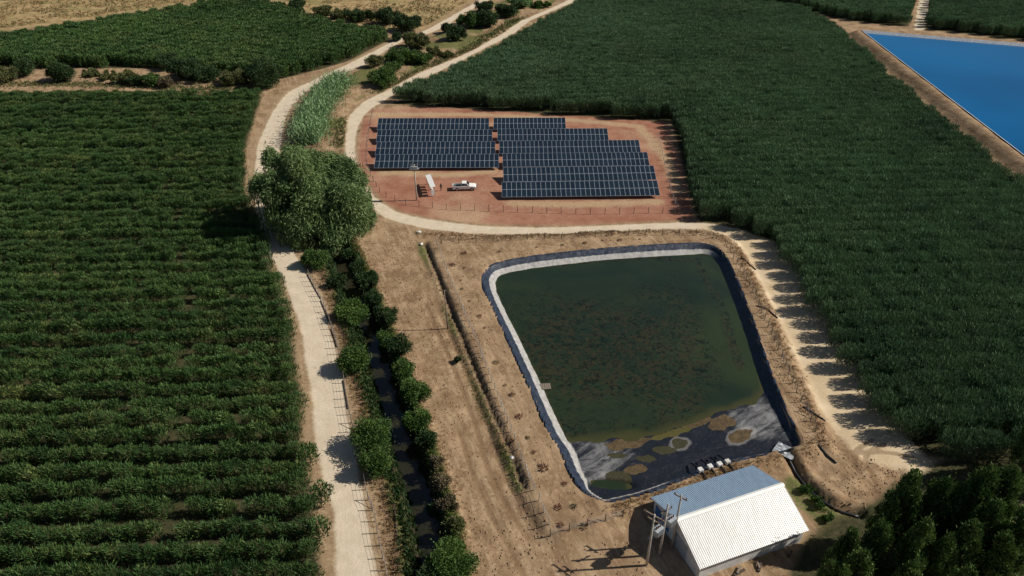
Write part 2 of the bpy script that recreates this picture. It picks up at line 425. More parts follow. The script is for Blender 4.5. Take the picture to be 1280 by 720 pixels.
plat_poly = GL([(538, 306), (556, 300), (640, 296), (700, 294), (790, 290), (870, 289.5), (900, 294), (914, 303), (928, 325), (945, 360), (960, 392), (975, 425), (988, 458), (1002, 490), (1016, 518), (1030, 548), (1000, 562), (940, 578), (905, 588), (865, 604), (818, 622), (768, 636), (735, 648), (700, 655), (687, 652), (668, 622), (650, 580), (634, 540), (620, 505), (606, 468), (588, 425), (570, 382), (555, 343)], ZP)
canal_px = [(398, 272), (412, 292), (424, 312), (434, 337), (446, 368), (457, 400), (468, 432), (478, 462), (488, 495), (500, 535), (510, 570), (520, 600), (530, 635), (537, 665), (541, 700), (546, 760)]
canal = smooth_line(GL(canal_px), 2)
ditch = smooth_line(GL([(531, 303), (540, 328), (552, 357), (564, 388), (576, 418), (590, 452), (604, 486), (618, 520), (634, 556), (648, 590), (656, 612)]), 3)
trench = smooth_line(GL([(972, 562), (984, 572), (998, 590), (1012, 606), (1030, 622), (1048, 634), (1075, 642)]), 3)
strip_poly = GL([(440, 290), (470, 275), (530, 300), (600, 460), (660, 620), (700, 670), (800, 680), (900, 760), (560, 760), (556, 640), (530, 540), (500, 430), (470, 360)])
rut_base = smooth_line(GL([(538, 378), (552, 410), (566, 440), (580, 474), (594, 508), (607, 545), (615, 575), (630, 608), (648, 640), (668, 668)]), 3)
def offset_line(p, d):
    t = np.gradient(p, axis=0); t /= np.linalg.norm(t, axis=1)[:, None]
    return p + d * np.c_[-t[:, 1], t[:, 0]]
ruts = [offset_line(rut_base, -.85), offset_line(rut_base, .85), GL([(655, 720), (640, 690), (612, 640), (590, 590), (575, 540)]), smooth_line(GL([(1075, 592), (1068, 578), (1072, 562), (1092, 550)]), 4), smooth_line(GL([(1090, 594), (1082, 580), (1086, 566), (1106, 556)]), 4), smooth_line(GL([(1030, 545), (1050, 560), (1068, 566), (1110, 566), (1140, 572)]), 4)]
rut_sets = ruts
orch_main = GL([(492, 129), (558, 102), (612, 73), (653, 52), (680, 34), (731, 8), (800, -18), (1000, 19), (1034, 36), (1104, 101), (1204, 189), (1284, 256), (1400, 350), (1440, 470), (1320, 566), (1210, 576), (1136, 562), (1102, 532), (1071, 490), (1047, 450), (1026, 410), (1003, 370), (982, 332), (957, 303), (925, 288), (875, 277), (858, 215), (842, 152), (640, 139)])
far_a = GL([(830, -22), (1000, 11), (1050, 24), (1134, 34), (1150, -40), (1000, -60), (800, -50)])
far_b = GL([(1158, 36), (1280, 50), (1480, 70), (1500, -60), (1170, -40)])
left_edge = GL([(325, 121), (318, 140), (310, 165), (303, 190), (303, 220), (303, 240), (322, 285), (330, 305), (342, 340), (355, 380), (361, 410), (365, 435), (364, 457), (372, 490), (378, 510), (370, 545), (376, 565), (382, 600), (388, 650), (392, 695), (396, 740), (400, 790)])
left_poly = np.vstack([left_edge, [[-150, 30], [-190, 212]], GL([(0, 117), (200, 119)])])
hill_poly = GL([(-60, 88), (0, 84), (100, 85), (200, 84), (330, 98), (352, 98), (400, 86), (440, 74), (478, 53), (490, 48), (440, 42), (400, 32), (350, 14), (300, 3), (240, 15), (180, 25), (110, 37), (0, 53), (-80, 66)])
past_poly = GL([(-200, 60), (0, 40), (110, 25), (240, 3), (300, -12), (350, 2), (400, 20), (440, 31), (500, 40), (530, 36), (595, -2), (640, -30), (500, -90), (-300, -80)])
res_A = G(1080, 41, 1.5); res_B = G(1280, 58, 1.5); res_C = G(1280, 195, 1.5)
uB = res_B - res_A; uC = res_C - res_A
res_poly = np.array([res_A, res_A + uB * 2, res_A + uB * 2 + uC * 1.5, res_A + uC * 1.5])
far_road = np.vstack([GL([(1142, 38), (1149, 0), (1153, -30)]), GL([(1172, -30), (1163, 0), (1156, 38)])])
grove_and_shade_poly = GL([(1320, 560), (1200, 572), (1165, 585), (1120, 610), (1080, 640), (1040, 655), (1010, 680), (990, 720), (1000, 800), (1400, 800), (1400, 560)])  # top side also takes in open ground, darkened as painted tree shade
strip2_poly = GL([(440, 135), (470, 115), (560, 75), (640, 36), (700, 0), (650, -20), (612, 2), (576, 22), (545, 42), (506, 54), (470, 74), (430, 96), (400, 112), (375, 140), (372, 170), (428, 185)])

def terrain(P):
    x, y = P[:, 0], P[:, 1]; n = len(P)
    z = np.zeros(n); A = {}
    far = (x < -140) | (x > 260) | (y > 380) | (y < 30)
    sd_pond = sd_poly(P, pond_poly); sd_plat = sd_poly(P, plat_poly)
    plat = sstep(-2.6, 0.0, sd_plat)
    z += ZP * plat
    dc = seg_dist(P, canal)
    z -= 2.3 * sstep(2.9, 1.0, dc)
    z += .25 * sstep(4.8, 3.6, dc) * (dc > 3.3)
    dd = seg_dist(P, ditch); z -= .55 * sstep(.6, .15, dd) 
    dt = seg_dist(P, trench); z -= .8 * sstep(1.1, .3, dt); z += .16 * np.exp(-((dt - 1.7) / .6) ** 2) * (noise2(x, y, 2) + .4)
    # reservoir bank
    sr = sd_poly(P, res_poly)
    z += 2.1 * sstep(-6.5, -2.2, sr) - 3.2 * sstep(-1.0, 2.0, sr)
    drt = np.full(n, 9.0)
    for r in rut_sets: drt = np.minimum(drt, seg_dist(P, r))
    z -= .10 * sstep(.45, .1, drt)
    rd = sd_poly(P, road_poly); tk = sd_poly(P, trk_poly); sn = sd_poly(P, sand_poly)
    onroad = sstep(-.6, .4, np.maximum(rd, tk))
    rough = (noise2(x, y, 2.1) - .5) * .16 + (noise2(x + 31, y, 5.3) - .5) * .22 + (noise2(x, y + 17, .9) - .5) * .07
    sp = sd_poly(P, strip_poly)
    amp = 1 - .85 * onroad
    amp *= np.where(sd_poly(P, red_poly) > 0, .35, 1.0)
    amp *= np.where(sn > 0, .6, 1.0)
    amp *= np.where(sr > -5, .25, 1.0)
    z += rough * amp
    dl_ = sd_poly(P, GL([(985, 560), (1030, 545), (1080, 570), (1150, 590), (1100, 630), (1060, 650), (1010, 610)]))
    z += sstep(-1, 2, dl_) * ((noise2(x + 3, y, 1.5) - .5) * .45 + (noise2(x, y + 5, .8) - .5) * .22 + (noise2(x, y, 4) - .5) * .5)
    z += sstep(-3.2, -.6, sd_plat) * sstep(.6, -.4, sd_plat) * ((noise2(x, y, 1.1) - .5) * .35 + (noise2(x + 4, y * 1.0, 2.4) - .5) * .35)
    z += sstep(0, 3, sd_poly(P, strip2_poly)) * (noise2(x, y, 6) - .3) * .9
    z = np.where(sd_pond > .25, np.minimum(z, ZP - 3.2 * sstep(.25, 1.2, sd_pond)), z)
    z -= sstep(300, 1500, np.hypot(x, y - 150)) * 3
    A['road'] = np.maximum(rd, tk)
    A['road'] = np.maximum(A['road'], sd_poly(P, far_road))
    A['verge'] = np.maximum(rd + 1.6, tk + .4)
    A['sand'] = sn; A['red'] = sd_poly(P, red_poly)
    tl = np.full(n, 99.0)
    for q in tan_lines: tl = np.minimum(tl, seg_dist(P, q))
    A['tan'] = 1.4 - tl
    A['pasture'] = sd_poly(P, past_poly)
    g = np.maximum(2.4 - np.abs(dc - 2.8) * 1.6 - 1.2 * noise2(x, y, 4), .7 - np.abs(seg_dist(P, offset_line(ditch, -1.0)) - .0) - 1.1 * (noise2(x + 9, y, 6)) + .1)
    g = np.maximum(g, 2.0 - seg_dist(P, GL([(1000, 610), (1018, 630), (1040, 650), (1060, 655)])))
    g = np.maximum(g, np.where(sd_poly(P, strip2_poly) > 1, (noise2(x, y, 7) - .55) * 6, -9))
    A['grass'] = g; A['tan'] = np.maximum(A['tan'], -9)
    A['mud'] = np.maximum(np.maximum(2.3 - dc, 0.3 - dd), np.maximum(.5 - dt, np.where(sr > -9, -9.0, -9.0)))
    A['orchard'] = .5 + np.maximum.reduce([sd_poly(P, q) for q in (orch_main, far_a, far_b, left_poly, hill_poly, grove_and_shade_poly)])  # pushed out past the trees: the rim strip is painted shade
    A['rut'] = .34 - drt
    for k in A: A[k] = np.clip(A[k], -12, 12)
    return z, A, dict(rd=rd, tk=tk, sn=sn, red=A['red'], sr=sr, dc=dc, pond=sd_pond, plat=sd_plat, fr=sd_poly(P, far_road), past=A['pasture'])

def axis(pairs):
    out = []
    for a, b, s in pairs: out.append(np.arange(a, b, s))
    return np.concatenate(out + [[pairs[-1][1]]])
gx = axis([(-900, -300, 60), (-300, -130, 5), (-130, -70, 1.2), (-70, 62, .42), (62, 150, 1.1), (150, 300, 4), (300, 900, 60)])
gy = axis([(-300, 20, 40), (20, 44, 2), (44, 130, .42), (130, 220, .62), (220, 345, 1.1), (345, 420, 5), (420, 2000, 90)])
XX, YY = np.meshgrid(gx, gy); P = np.c_[XX.ravel(), YY.ravel()]
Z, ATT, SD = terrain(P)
nx, ny = len(gx), len(gy)
ii = (np.arange(ny - 1)[:, None] * nx + np.arange(nx - 1)[None]).ravel()
quads = np.c_[ii, ii + 1, ii + nx + 1, ii + nx]
fc = lambda a: a[quads].mean(1)
cls = np.zeros(len(quads), int)
cls[fc(SD['past']) > 0] = 7
cls[fc(SD['red']) > 0] = 3
cls[fc(SD['plat']) > -1.0] = 4
cls[fc(SD['sr']) > -7.5] = 5
cls[fc(SD['sn']) > 0] = 6
cls[fc(SD['fr']) > 0] = 8
cls[fc(SD['tk']) > 0] = 2
cls[fc(SD['rd']) > 0] = 1
cls[fc(SD['dc']) < 3.1] = 9
names = ['ground', 'dirt_road', 'dirt_track', 'red_yard', 'pond_bank', 'reservoir_bank', 'sandy_path', 'dry_pasture', 'field_road', 'canal_bed']
V3 = np.c_[P, Z]
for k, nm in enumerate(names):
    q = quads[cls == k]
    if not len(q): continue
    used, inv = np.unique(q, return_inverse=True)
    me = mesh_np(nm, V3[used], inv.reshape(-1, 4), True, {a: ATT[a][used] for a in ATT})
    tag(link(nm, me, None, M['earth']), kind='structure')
def zt(x, y):
    z, _, _ = terrain(np.array([[x, y]])); return float(z[0])
def zts(Q): return terrain(np.asarray(Q, float))[0]

# ------------------------------------------------------------------ water
def sheet(name, poly, z, mat, step=1.0, attrs=None, keep=None):
    mn, mx = poly.min(0) - step, poly.max(0) + step
    xs = np.arange(mn[0], mx[0], step); ys = np.arange(mn[1], mx[1], step)
    X, Y = np.meshgrid(xs, ys); Q = np.c_[X.ravel(), Y.ravel()]
    ok = (sd_poly(Q, poly) > -step * .8) if keep is None else keep(Q)
    n = len(xs); i = (np.arange(len(ys) - 1)[:, None] * n + np.arange(n - 1)[None]).ravel()
    f = np.c_[i, i + 1, i + n + 1, i + n]; f = f[ok[f].all(1)]
    u, inv = np.unique(f, return_inverse=True)
    zz = z(Q[u]) if callable(z) else np.full(len(u), z)
    me = mesh_np(name, np.c_[Q[u], zz], inv.reshape(-1, 4), True, attrs(Q[u]) if attrs else None)
    return link(name, me, None, mat)
def sshore(Q):                      # metres from the waterline, > 0 on the exposed floor (near side)
    d = seg_dist(Q, shore)
    poly = np.vstack([shore, [[60, 40], [-40, 40]]])
    return np.where(inside(Q, poly), d, -d)
puddle_c = G(768, 604, -.4)
def liner_slope(Q):
    dr_ = seg_dist(Q, GL([(905, 320), (945, 410), (985, 520), (1002, 550)], ZP)); dn_ = seg_dist(Q, GL([(764, 627), (860, 597), (1004, 553)], ZP))
    return .55 + .3 * sstep(6, 3, dr_) + .3 * sstep(5, 3, dn_)
def liner_z(Q):
    d = sd_poly(Q, pond_poly); s = sshore(Q)
    fl = np.where(s > 0, -.4 + .045 * s, -.4 + .12 * s)
    fl = np.maximum(fl, -2.2)
    e = np.hypot((Q[:, 0] - puddle_c[0] + .6) / 3.2, (Q[:, 1] - puddle_c[1] + .35 + .12 * (Q[:, 0] - puddle_c[0])) / .9)
    fl -= 1.0 * sstep(1.25, .3, e)
    wob = (noise2(Q[:, 0], Q[:, 1], 1.7) - .5) * .12 + (noise2(Q[:, 0] + 7, Q[:, 1], .7) - .5) * .05
    sl_ = ZP + .06 - liner_slope(Q) * np.maximum(d, 0)
    z = np.maximum(sl_, fl) + wob * sstep(.2, .8, d) * .8
    lip = sstep(-.7, -.1, d)
    z += .14 * np.exp(-((d - .05) / .3) ** 2)
    z = np.where(d < 0, np.maximum(ZP + .05 - .5 * (-d), ZP - .4) + .14 * np.exp(-((d - .05) / .3) ** 2), z)
    return z
ell = [  # px x, px y, rx, ry, tilt, kind
    (925, 545, 17, 7, -24, 'mud'), (903, 528, 20, 9, -20, 'mud'), (786, 553, 26, 7, -8, 'mud'), (872, 527, 18, 5, -14, 'mud'),
    (769, 569, 14, 3, 0, 'olive'), (808, 574, 13, 4.5, -4, 'olive'), (797, 587, 17, 6, -8, 'mud'), (775, 598, 17, 8, 8, 'olive'),
    (829, 562, 14, 5.5, 2, 'olive'), (850, 553, 11, 6, -12, 'olive'), (840, 541, 24, 4.5, -12, 'algae')]
def liner_attrs(Q):
    d = sd_poly(Q, pond_poly); s = sshore(Q)
    fl = np.where(s > 0, -.4 + .045 * s, -.4 + .12 * s)
    A = {'dcrest': np.clip(d * liner_slope(Q) / .55, -2, 6), 'floor': sstep(-.05, .15, fl - (ZP + .06 - liner_slope(Q) * d))}
    for k in ('mud', 'olive', 'algae', 'ring'): A[k] = np.zeros(len(Q))
    for (px, py, rx, ry, ti, kd) in ell:
        c = G(px, py, -.2); sc = scale_at(px, py); sy = math.sin(dep(py))
        X = (Q[:, 0] - c[0]) * sc; Y = (Q[:, 1] - c[1]) * sc * sy
        a = -R(ti); u = X * math.cos(a) + Y * math.sin(a); v = -X * math.sin(a) + Y * math.cos(a)
        e = np.hypot(u / rx, v / ry) + (noise2(Q[:, 0], Q[:, 1], 1.1) - .5) * .5 + (noise2(Q[:, 0] + 5, Q[:, 1], .5) - .5) * .25
        A[kd] = np.maximum(A[kd], sstep(1.15, .85, e))
        A['ring'] = np.maximum(A['ring'], sstep(1.75, 1.25, e) * (1.0 if (px, py) in ((925, 545), (850, 553)) else .35))
    px = Q
    A['grey'] = np.clip(.20 + .55 * np.maximum(sstep(9, 3, np.hypot((Q[:, 0] - G(745, 572, -.2)[0]) / 1.2, (Q[:, 1] - G(745, 572, -.2)[1]) / .7)),
                                             sstep(9, 3, np.hypot((Q[:, 0] - G(955, 525, -.2)[0]) / 1.0, (Q[:, 1] - G(955, 525, -.2)[1]) / .8))) - .25 * sstep(8, 2, np.hypot(Q[:, 0] - G(880, 565, -.2)[0], Q[:, 1] - G(880, 565, -.2)[1])), 0, 1)
    # right-hand slope: less dust, and its shade painted as bare dark sheet
    c0 = G(905, 340, ZP); c1 = G(985, 520, ZP)
    side = (Q[:, 0] - c0[0]) * (c1 - c0)[1] - (Q[:, 1] - c0[1]) * (c1 - c0)[0]
    dl = seg_dist(Q, np.array([c0, c1])); A['dust'] = 1 - sstep(9, 6, dl)
    dn = seg_dist(Q, GL([(875, 592), (930, 574), (1004, 553)], ZP)); A['dust'] *= 1 - sstep(5.5, 3.5, dn)
    return A
lin = sheet('pond_liner', pond_poly, liner_z, M['liner'], .3, liner_attrs, keep=lambda Q: sd_poly(Q, pond_poly) + (noise2(Q[:, 0], Q[:, 1], .8) - .5) * .5 > -.3)
tag(lin, 'black plastic liner sheet of the green pond with dusty pale rim', 'liner')
def pond_attrs(Q):
    sp = np.abs(sshore(Q)); d = sd_poly(Q, pond_poly)
    cen = G(760, 440, -.4); e = np.hypot((Q[:, 0] - cen[0]) / 21, (Q[:, 1] - cen[1]) / 23)
    w = np.clip(1.15 - e + (noise2(Q[:, 0], Q[:, 1], 6) - .5) * .9, 0, 1)
    lane = np.abs(seg_dist(Q, GL([(700, 330), (790, 322), (870, 325), (900, 380), (925, 460)], -.4)))
    w = np.maximum(w, sstep(1.3, .4, lane) * .7)
    return {'weed': w, 'shore': np.clip((-.4 - liner_z(Q)) * 4.5, 0, 3)}
tag(sheet('pond_water', pond_poly, -.4, M['pond'], .8, pond_attrs, keep=lambda Q: sd_poly(Q, pond_poly) > .8), kind='structure')
def flat_poly(name, poly, z, mat):
    me = bpy.data.meshes.new(name); me.from_pydata([(a, b_, z) for a, b_ in poly], [], [tuple(range(len(poly)))]); me.update()
    return link(name, me, None, mat)
nB = np.array([-uB[1], uB[0]]) / np.hypot(*uB); nC = np.array([uC[1], -uC[0]]) / np.hypot(*uC)     # outward from the water
if nB @ uC > 0: nB = -nB
if nC @ uB > 0: nC = -nC
tag(flat_poly('reservoir_water', np.array([res_A + nB * .4 + nC * .4, res_A + uB * 2 + nB * .4, res_A + uB * 2 + uC * 1.5, res_A + uC * 1.5 + nC * .4]), 1.5, M['reservoir']), kind='structure')
rlv = []; 
cI = res_A - nB * 1.6 - nC * 1.6; cO = res_A + nB * 1.4 + nC * 1.4
rlv = [(*(cI + uB * 2), 1.15), (*(cO + uB * 2), 2.27), (*cI, 1.15), (*cO, 2.27), (*(cI + uC * 1.5), 1.15), (*(cO + uC * 1.5), 2.27)]
rl = link('reservoir_liner', mesh_np('reservoir_liner', np.array(rlv), np.array([(0, 1, 3, 2), (2, 3, 5, 4)])), None, M['liner_pale'])
tag(rl, 'pale liner edge around the blue reservoir', 'liner')
cw = np.vstack([offset_line(canal, 1.6), offset_line(canal, -1.6)[::-1]])
n = len(canal)
me = mesh_np('canal_water', np.c_[np.vstack([offset_line(canal, 2.4), offset_line(canal, -2.4)]), np.full(2 * n, -1.75)], np.array([(i, i + n, i + n + 1, i + 1) for i in range(n - 1)]), False)
tag(link('canal_water', me, None, M['canal']), kind='structure')

# ------------------------------------------------------------------ foliage tools
def unit(v): return v / np.maximum(np.linalg.norm(v, axis=1), 1e-9)[:, None]
def leaf_mesh(name, c, d, L, Wd, tone, mats=None):
    n = len(c); d = unit(d); r = rng.normal(size=(n, 3)); s = unit(np.cross(d, r)); L = np.asarray(L).reshape(-1, 1) * np.ones((n, 1)); Wd = np.asarray(Wd).reshape(-1, 1) * np.ones((n, 1))
    nn = np.cross(d, s)
    v = np.stack([c - d * L * .5, c + s * Wd * .5 + nn * Wd * .12, c + d * L * .5, c - s * Wd * .5 + nn * Wd * .12], 1).reshape(-1, 3)
    f = np.arange(4 * n).reshape(-1, 4)
    return mesh_np(name, v, f, False, {'tone': np.repeat(np.clip(tone, 0, 1), 4)})
def lobes(n, rx, ry, rz, zc, lr, spread=.78):
    p = unit(rng.normal(size=(n, 3))) * (rng.random((n, 1)) ** .45) * spread
    p *= np.array([rx, ry, rz]); p[:, 2] += zc
    return p, lr * rng.uniform(.65, 1.25, n)
def crown_leaves(lob, lr, per, L, Wd, up=.3, out=.8, droop=0.0, zmin=.15, flat=1.0):
    C = []; D = []; T = []
    for p, r in zip(lob, lr):
        sq = rng.uniform(.75, 1.35, 3)
        k = int(per * (r / np.mean(lr)) ** 2)
        dirn = unit(rng.normal(size=(k, 3)))
        dirn[:, 2] = np.abs(dirn[:, 2]) * np.where(rng.random(k) < .75, 1, -1)
        rr = r * (rng.random(k) ** .4 * np.where(rng.random(k) < .14, rng.uniform(1, 1.55, k), 1))[:, None]
        q = p + dirn * rr * np.array([1, 1, flat]) * sq
        C.append(q); D.append(dirn * out + rng.normal(size=(k, 3)) * .55 + np.array([0, 0, up]) - np.array([0, 0, droop]))
        T.append(np.clip(rng.normal(.45, .2, k) + rng.normal(0, .13), 0, 1))
    C = np.vstack(C); D = np.vstack(D); T = np.concatenate(T)
    ok = C[:, 2] > zmin
    C = C[ok]; D = D[ok]; T = T[ok]
    return C, D, L * rng.uniform(.6, 1.3, len(C)), Wd * rng.uniform(.7, 1.3, len(C)), T
def trunk_mesh(h, r, lob, nl=6, name='trunk', stems=1):
    b = MB()
    for s in range(stems):
        a = 6.28 * s / max(stems, 1); ox, oy = (0, 0) if stems == 1 else (r * 1.6 * math.cos(a), r * 1.6 * math.sin(a))
        b.tube([(ox, oy, -.25), (ox * 1.3, oy * 1.3, h * .3), (ox * 2 + .03 * h, oy * 2, h * .62), (ox * 2.4, oy * 2.4 + .04 * h, h)], [r * 1.25, r, r * .7, r * .25], 7)
    for p in list(lob)[:nl]:
        z0 = min(h * .7, max(.1, p[2] * .45))
        b.tube([(0, 0, z0), (p[0] * .5, p[1] * .5, z0 * .5 + p[2] * .5), tuple(p)], [r * .5, r * .35, r * .1], 5)
    return b.mesh(name, True)
def bush(px, py, wpx, h, mat, label, group=None, name='bush', cat='bush', leafsize=None, ry=None, dens=1.0, nlob=None):
    x, y = G(px, py); sc = scale_at(px, py); rx = wpx / sc / 2
    ry = ry or rx * rng.uniform(.8, 1.05)
    y += ry * .55
    z = zt(x, y)
    o = empty(name, (x, y, z - .05), rng.uniform(0, 6.28), label, cat, group)
    n = nlob or int(np.clip(9 + rx * 4, 8, 34))
    lob, lr = lobes(n, rx, rx if ry is None else ry, h * .46, h * .52, min(rx, h * .6) * .5)
    lob[:, 2] = np.maximum(lob[:, 2], h * .18)
    ls = leafsize or (1.0 / sc + .10)
    area = 4 * math.pi * rx * max(ry, .3) * .9 + 2 * math.pi * rx * h
    per = int(np.clip(area / (ls * ls * .45) * 1.7 / n * dens, 30, 1700))
    c, d, L, Wd, T = crown_leaves(lob, lr, per, ls * 1.5, ls * .62)
    link('crown', leaf_mesh('crown', c, d, L, Wd, T), o, M[mat])
    link('trunk', trunk_mesh(h * .6, max(.05, rx * .06), lob, 6, stems=3), o, M['bark'])
    return o

# ------------------------------------------------------------------ orchard
def orchard_mesh(name, h, r, nshoot, L=.62, Wd=.19):
    # upright leafy shoots on a short stem
    u = rng.random(nshoot); ang = rng.uniform(0, 6.283, nshoot)
    zz = .3 + (h - .3) * u ** .7
    rad = r * np.sqrt(np.clip(1 - ((zz / h - .45) / .62) ** 4, 0.05, 1)) * rng.random(nshoot) ** .5
    nl = 7; la = rng.uniform(0, 6.283, nl)
    rad = rad * (1 + .28 * np.cos(3 * (ang - la[0])) * np.sin(2 * ang + la[1]))
    c = np.c_[rad * np.cos(ang), rad * np.sin(ang), zz]
    d = np.c_[np.cos(ang) * rad / r * .7, np.sin(ang) * rad / r * .7, np.full(nshoot, .95)] + rng.normal(size=(nshoot, 3)) * .34
    tone = np.clip(rng.normal(.42, .22, nshoot), 0, 1)
    return c, d, L * rng.uniform(.55, 1.35, nshoot), Wd * rng.uniform(.6, 1.4, nshoot), tone
def canopy_mesh(h, r, n, L, Wd):
    ang = rng.uniform(0, 6.283, n); rad = r * np.sqrt(rng.random(n)) * (1 + .15 * np.sin(3 * ang + rng.uniform(0, 6)))
    top = h + rng.normal(0, .16, n) - .35 * (rad / r) ** 3
    zz = .25 + (top - .25) * rng.random(n) ** .42
    c = np.c_[rad * np.cos(ang), rad * np.sin(ang), zz]
    d = np.c_[np.cos(ang) * rad / r * .3, np.sin(ang) * rad / r * .3, np.ones(n)] + rng.normal(size=(n, 3)) * np.array([.3, .3, .12])
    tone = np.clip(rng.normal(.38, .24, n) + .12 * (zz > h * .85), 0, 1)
    return c, d, L * rng.uniform(.5, 1.4, n), Wd * rng.uniform(.6, 1.5, n), tone
def gn_field(name, pts, scl, srcs, mat, label):
    me = bpy.data.meshes.new(name); n = len(pts)
    me.vertices.add(n); me.vertices.foreach_set('co', np.asarray(pts, np.float32).ravel())
    for nm, v in (('sc', scl), ('rz', rng.uniform(0, 6.283, n))):
        a = me.attributes.new(nm, 'FLOAT', 'POINT'); a.data.foreach_set('value', np.asarray(v, np.float32))
    a = me.attributes.new('ix', 'INT', 'POINT'); a.data.foreach_set('value', rng.integers(0, len(srcs), n).astype(np.int32))
    o = link(name, me, None, mat)
    ng = bpy.data.node_groups.new(name + '_nodes', 'GeometryNodeTree')
    ng.interface.new_socket('Geometry', in_out='INPUT', socket_type='NodeSocketGeometry')
    ng.interface.new_socket('Geometry', in_out='OUTPUT', socket_type='NodeSocketGeometry')
    gi = ng.nodes.new('NodeGroupInput'); go = ng.nodes.new('NodeGroupOutput')
    jn = ng.nodes.new('GeometryNodeJoinGeometry')
    for s in reversed(srcs):
        oi = ng.nodes.new('GeometryNodeObjectInfo'); oi.inputs['Object'].default_value = s
        oi.inputs['As Instance'].default_value = False
        gt = ng.nodes.new('GeometryNodeGeometryToInstance')
        ng.links.new(oi.outputs['Geometry'], gt.inputs[0]); ng.links.new(gt.outputs[0], jn.inputs[0])
    iop = ng.nodes.new('GeometryNodeInstanceOnPoints'); iop.inputs['Pick Instance'].default_value = True
    def na(nm, dt):
        q = ng.nodes.new('GeometryNodeInputNamedAttribute'); q.data_type = dt; q.inputs['Name'].default_value = nm; return q
    sc = na('sc', 'FLOAT'); rz = na('rz', 'FLOAT'); ix = na('ix', 'INT')
    cx = ng.nodes.new('ShaderNodeCombineXYZ'); ng.links.new(rz.outputs['Attribute'], cx.inputs[2])
    er = ng.nodes.new('FunctionNodeEulerToRotation'); ng.links.new(cx.outputs[0], er.inputs[0])
    ng.links.new(gi.outputs[0], iop.inputs['Points']); ng.links.new(jn.outputs[0], iop.inputs['Instance'])
    ng.links.new(ix.outputs['Attribute'], iop.inputs['Instance Index'])
    ng.links.new(er.outputs[0], iop.inputs['Rotation']); ng.links.new(sc.outputs['Attribute'], iop.inputs['Scale'])
    ng.links.new(iop.outputs[0], go.inputs[0])
    md = o.modifiers.new('plants', 'NODES'); md.node_group = ng
    return tag(o, label, 'orchard', kind='stuff')
def template(name, h, r, n, mat, L, Wd):
    me = leaf_mesh(name, *orchard_mesh(name, h, r, n, L, Wd)); me.materials.append(mat)
    return bpy.data.objects.new(name, me)          # never linked: only a source for the field
def row_points(poly, sx, sy, ang, jit):
    c = poly.mean(0); rad = np.abs(poly - c).max() * 1.5
    xs = np.arange(-rad, rad, sx); ys = np.arange(-rad, rad, sy)
    X, Y = np.meshgrid(xs, ys); X = X + rng.uniform(-.5, .5, X.shape) * jit[0]; Y = Y + rng.uniform(-.5, .5, Y.shape) * jit[1]
    X = X + (np.arange(len(ys)) % 3 * .4)[:, None]
    Q = np.c_[(X * math.cos(ang) - Y * math.sin(ang)).ravel(), (X * math.sin(ang) + Y * math.cos(ang)).ravel()] + c
    return Q[inside(Q, poly)]
RA = R(1.5)
tn = []
for _ in range(6):
    me = leaf_mesh('orchard_source', *canopy_mesh(rng.uniform(4.05, 4.35), 1.6, 1000, .75, .10)); me.materials.append(M['orch'])
    tn.append(bpy.data.objects.new('orchard_source', me))          # never linked: only a source for the field
def plant_field(name, poly, srcs, label, sx=2.1, sy=3.7, ang=RA, base=1.0, amp=.05):
    Q = row_points(poly, sx, sy, ang, (.7, .7))
    dq = sd_poly(Q, poly)
    F = row_points(poly, sx * 1.15, sy, ang, (.9, 1.6)); F = F + np.array([0, sy * .5]); F = F[sd_poly(F, poly) > 4.0]; nf = len(Q); Q = np.vstack([Q, F])
    s = base * (1 + amp * (noise2(Q[:, 0], Q[:, 1], 9) - .5) * 2 + rng.normal(0, .045, len(Q)))
    s[nf:] *= .93
    gap = rng.random(len(Q)) > .012
    Q = Q[gap]; s = s[gap]
    return gn_field(name, np.c_[Q, np.zeros(len(Q)) - .03], s, srcs, M['orch'], label)
plant_field('orchard_field', orch_main, tn, 'large dense dark green orchard between the ponds and the solar yard', sx=1.9, sy=3.7)
plant_field('orchard_field', far_a, tn, 'far dark green orchard block behind the blue reservoir, left of the field road', 2.4, 4.0)
plant_field('orchard_field', far_b, tn, 'far dark green orchard block behind the blue reservoir, right of the field road', 2.4, 4.0)
th = [template('hill_source', rng.uniform(3.4, 4.1), 1.8, 500, M['left'], .85, .22) for _ in range(5)]
plant_field('orchard_field', hill_poly, th, 'green orchard on the slope at upper left below the dry pasture', 2.3, 4.4, R(-14), 1.0)

# rows of the left field: one object per row, row meshes shared
ROWL = 112.0
row_meshes = []
for k in range(5):
    parts = []
    x = -.6
    while x > -ROWL:
        h = rng.uniform(2.1, 3.1); r = rng.uniform(1.1, 1.5)
        if rng.random() > .03:
            c, d, L, Wd, T = orchard_mesh('row', h, r, 520, .66, .095)
            c = c * np.array([1.15, .66, 1.02]) + np.array([x, rng.normal(0, .16), 0])
            T = np.clip(T + rng.normal(0, .12), 0, 1)
            parts.append((c, d, L, Wd, T))
        x -= rng.uniform(1.6, 2.2)
    cat_ = [np.concatenate([p[i] for p in parts]) for i in range(5)]
    row_meshes.append(leaf_mesh('crop_row', *cat_))
ca, sa = math.cos(RA), math.sin(RA)
def edge_x(yc):
    # where a row through (0, yc) meets the field's right-hand edge
    s = left_edge[:, 1] - (yc + left_edge[:, 0] * math.tan(RA))
    for i in range(len(s) - 1):
        if s[i] * s[i + 1] <= 0:
            t = s[i] / (s[i] - s[i + 1] + 1e-12); return left_edge[i, 0] + t * (left_edge[i + 1, 0] - left_edge[i, 0])
    return None
yc = 44.0; k = 0; rows = []
while yc < 230:
    ex = edge_x(yc)
    if ex is not None: rows.append((ex + rng.uniform(-.5, .4), yc))
    yc += 3.05
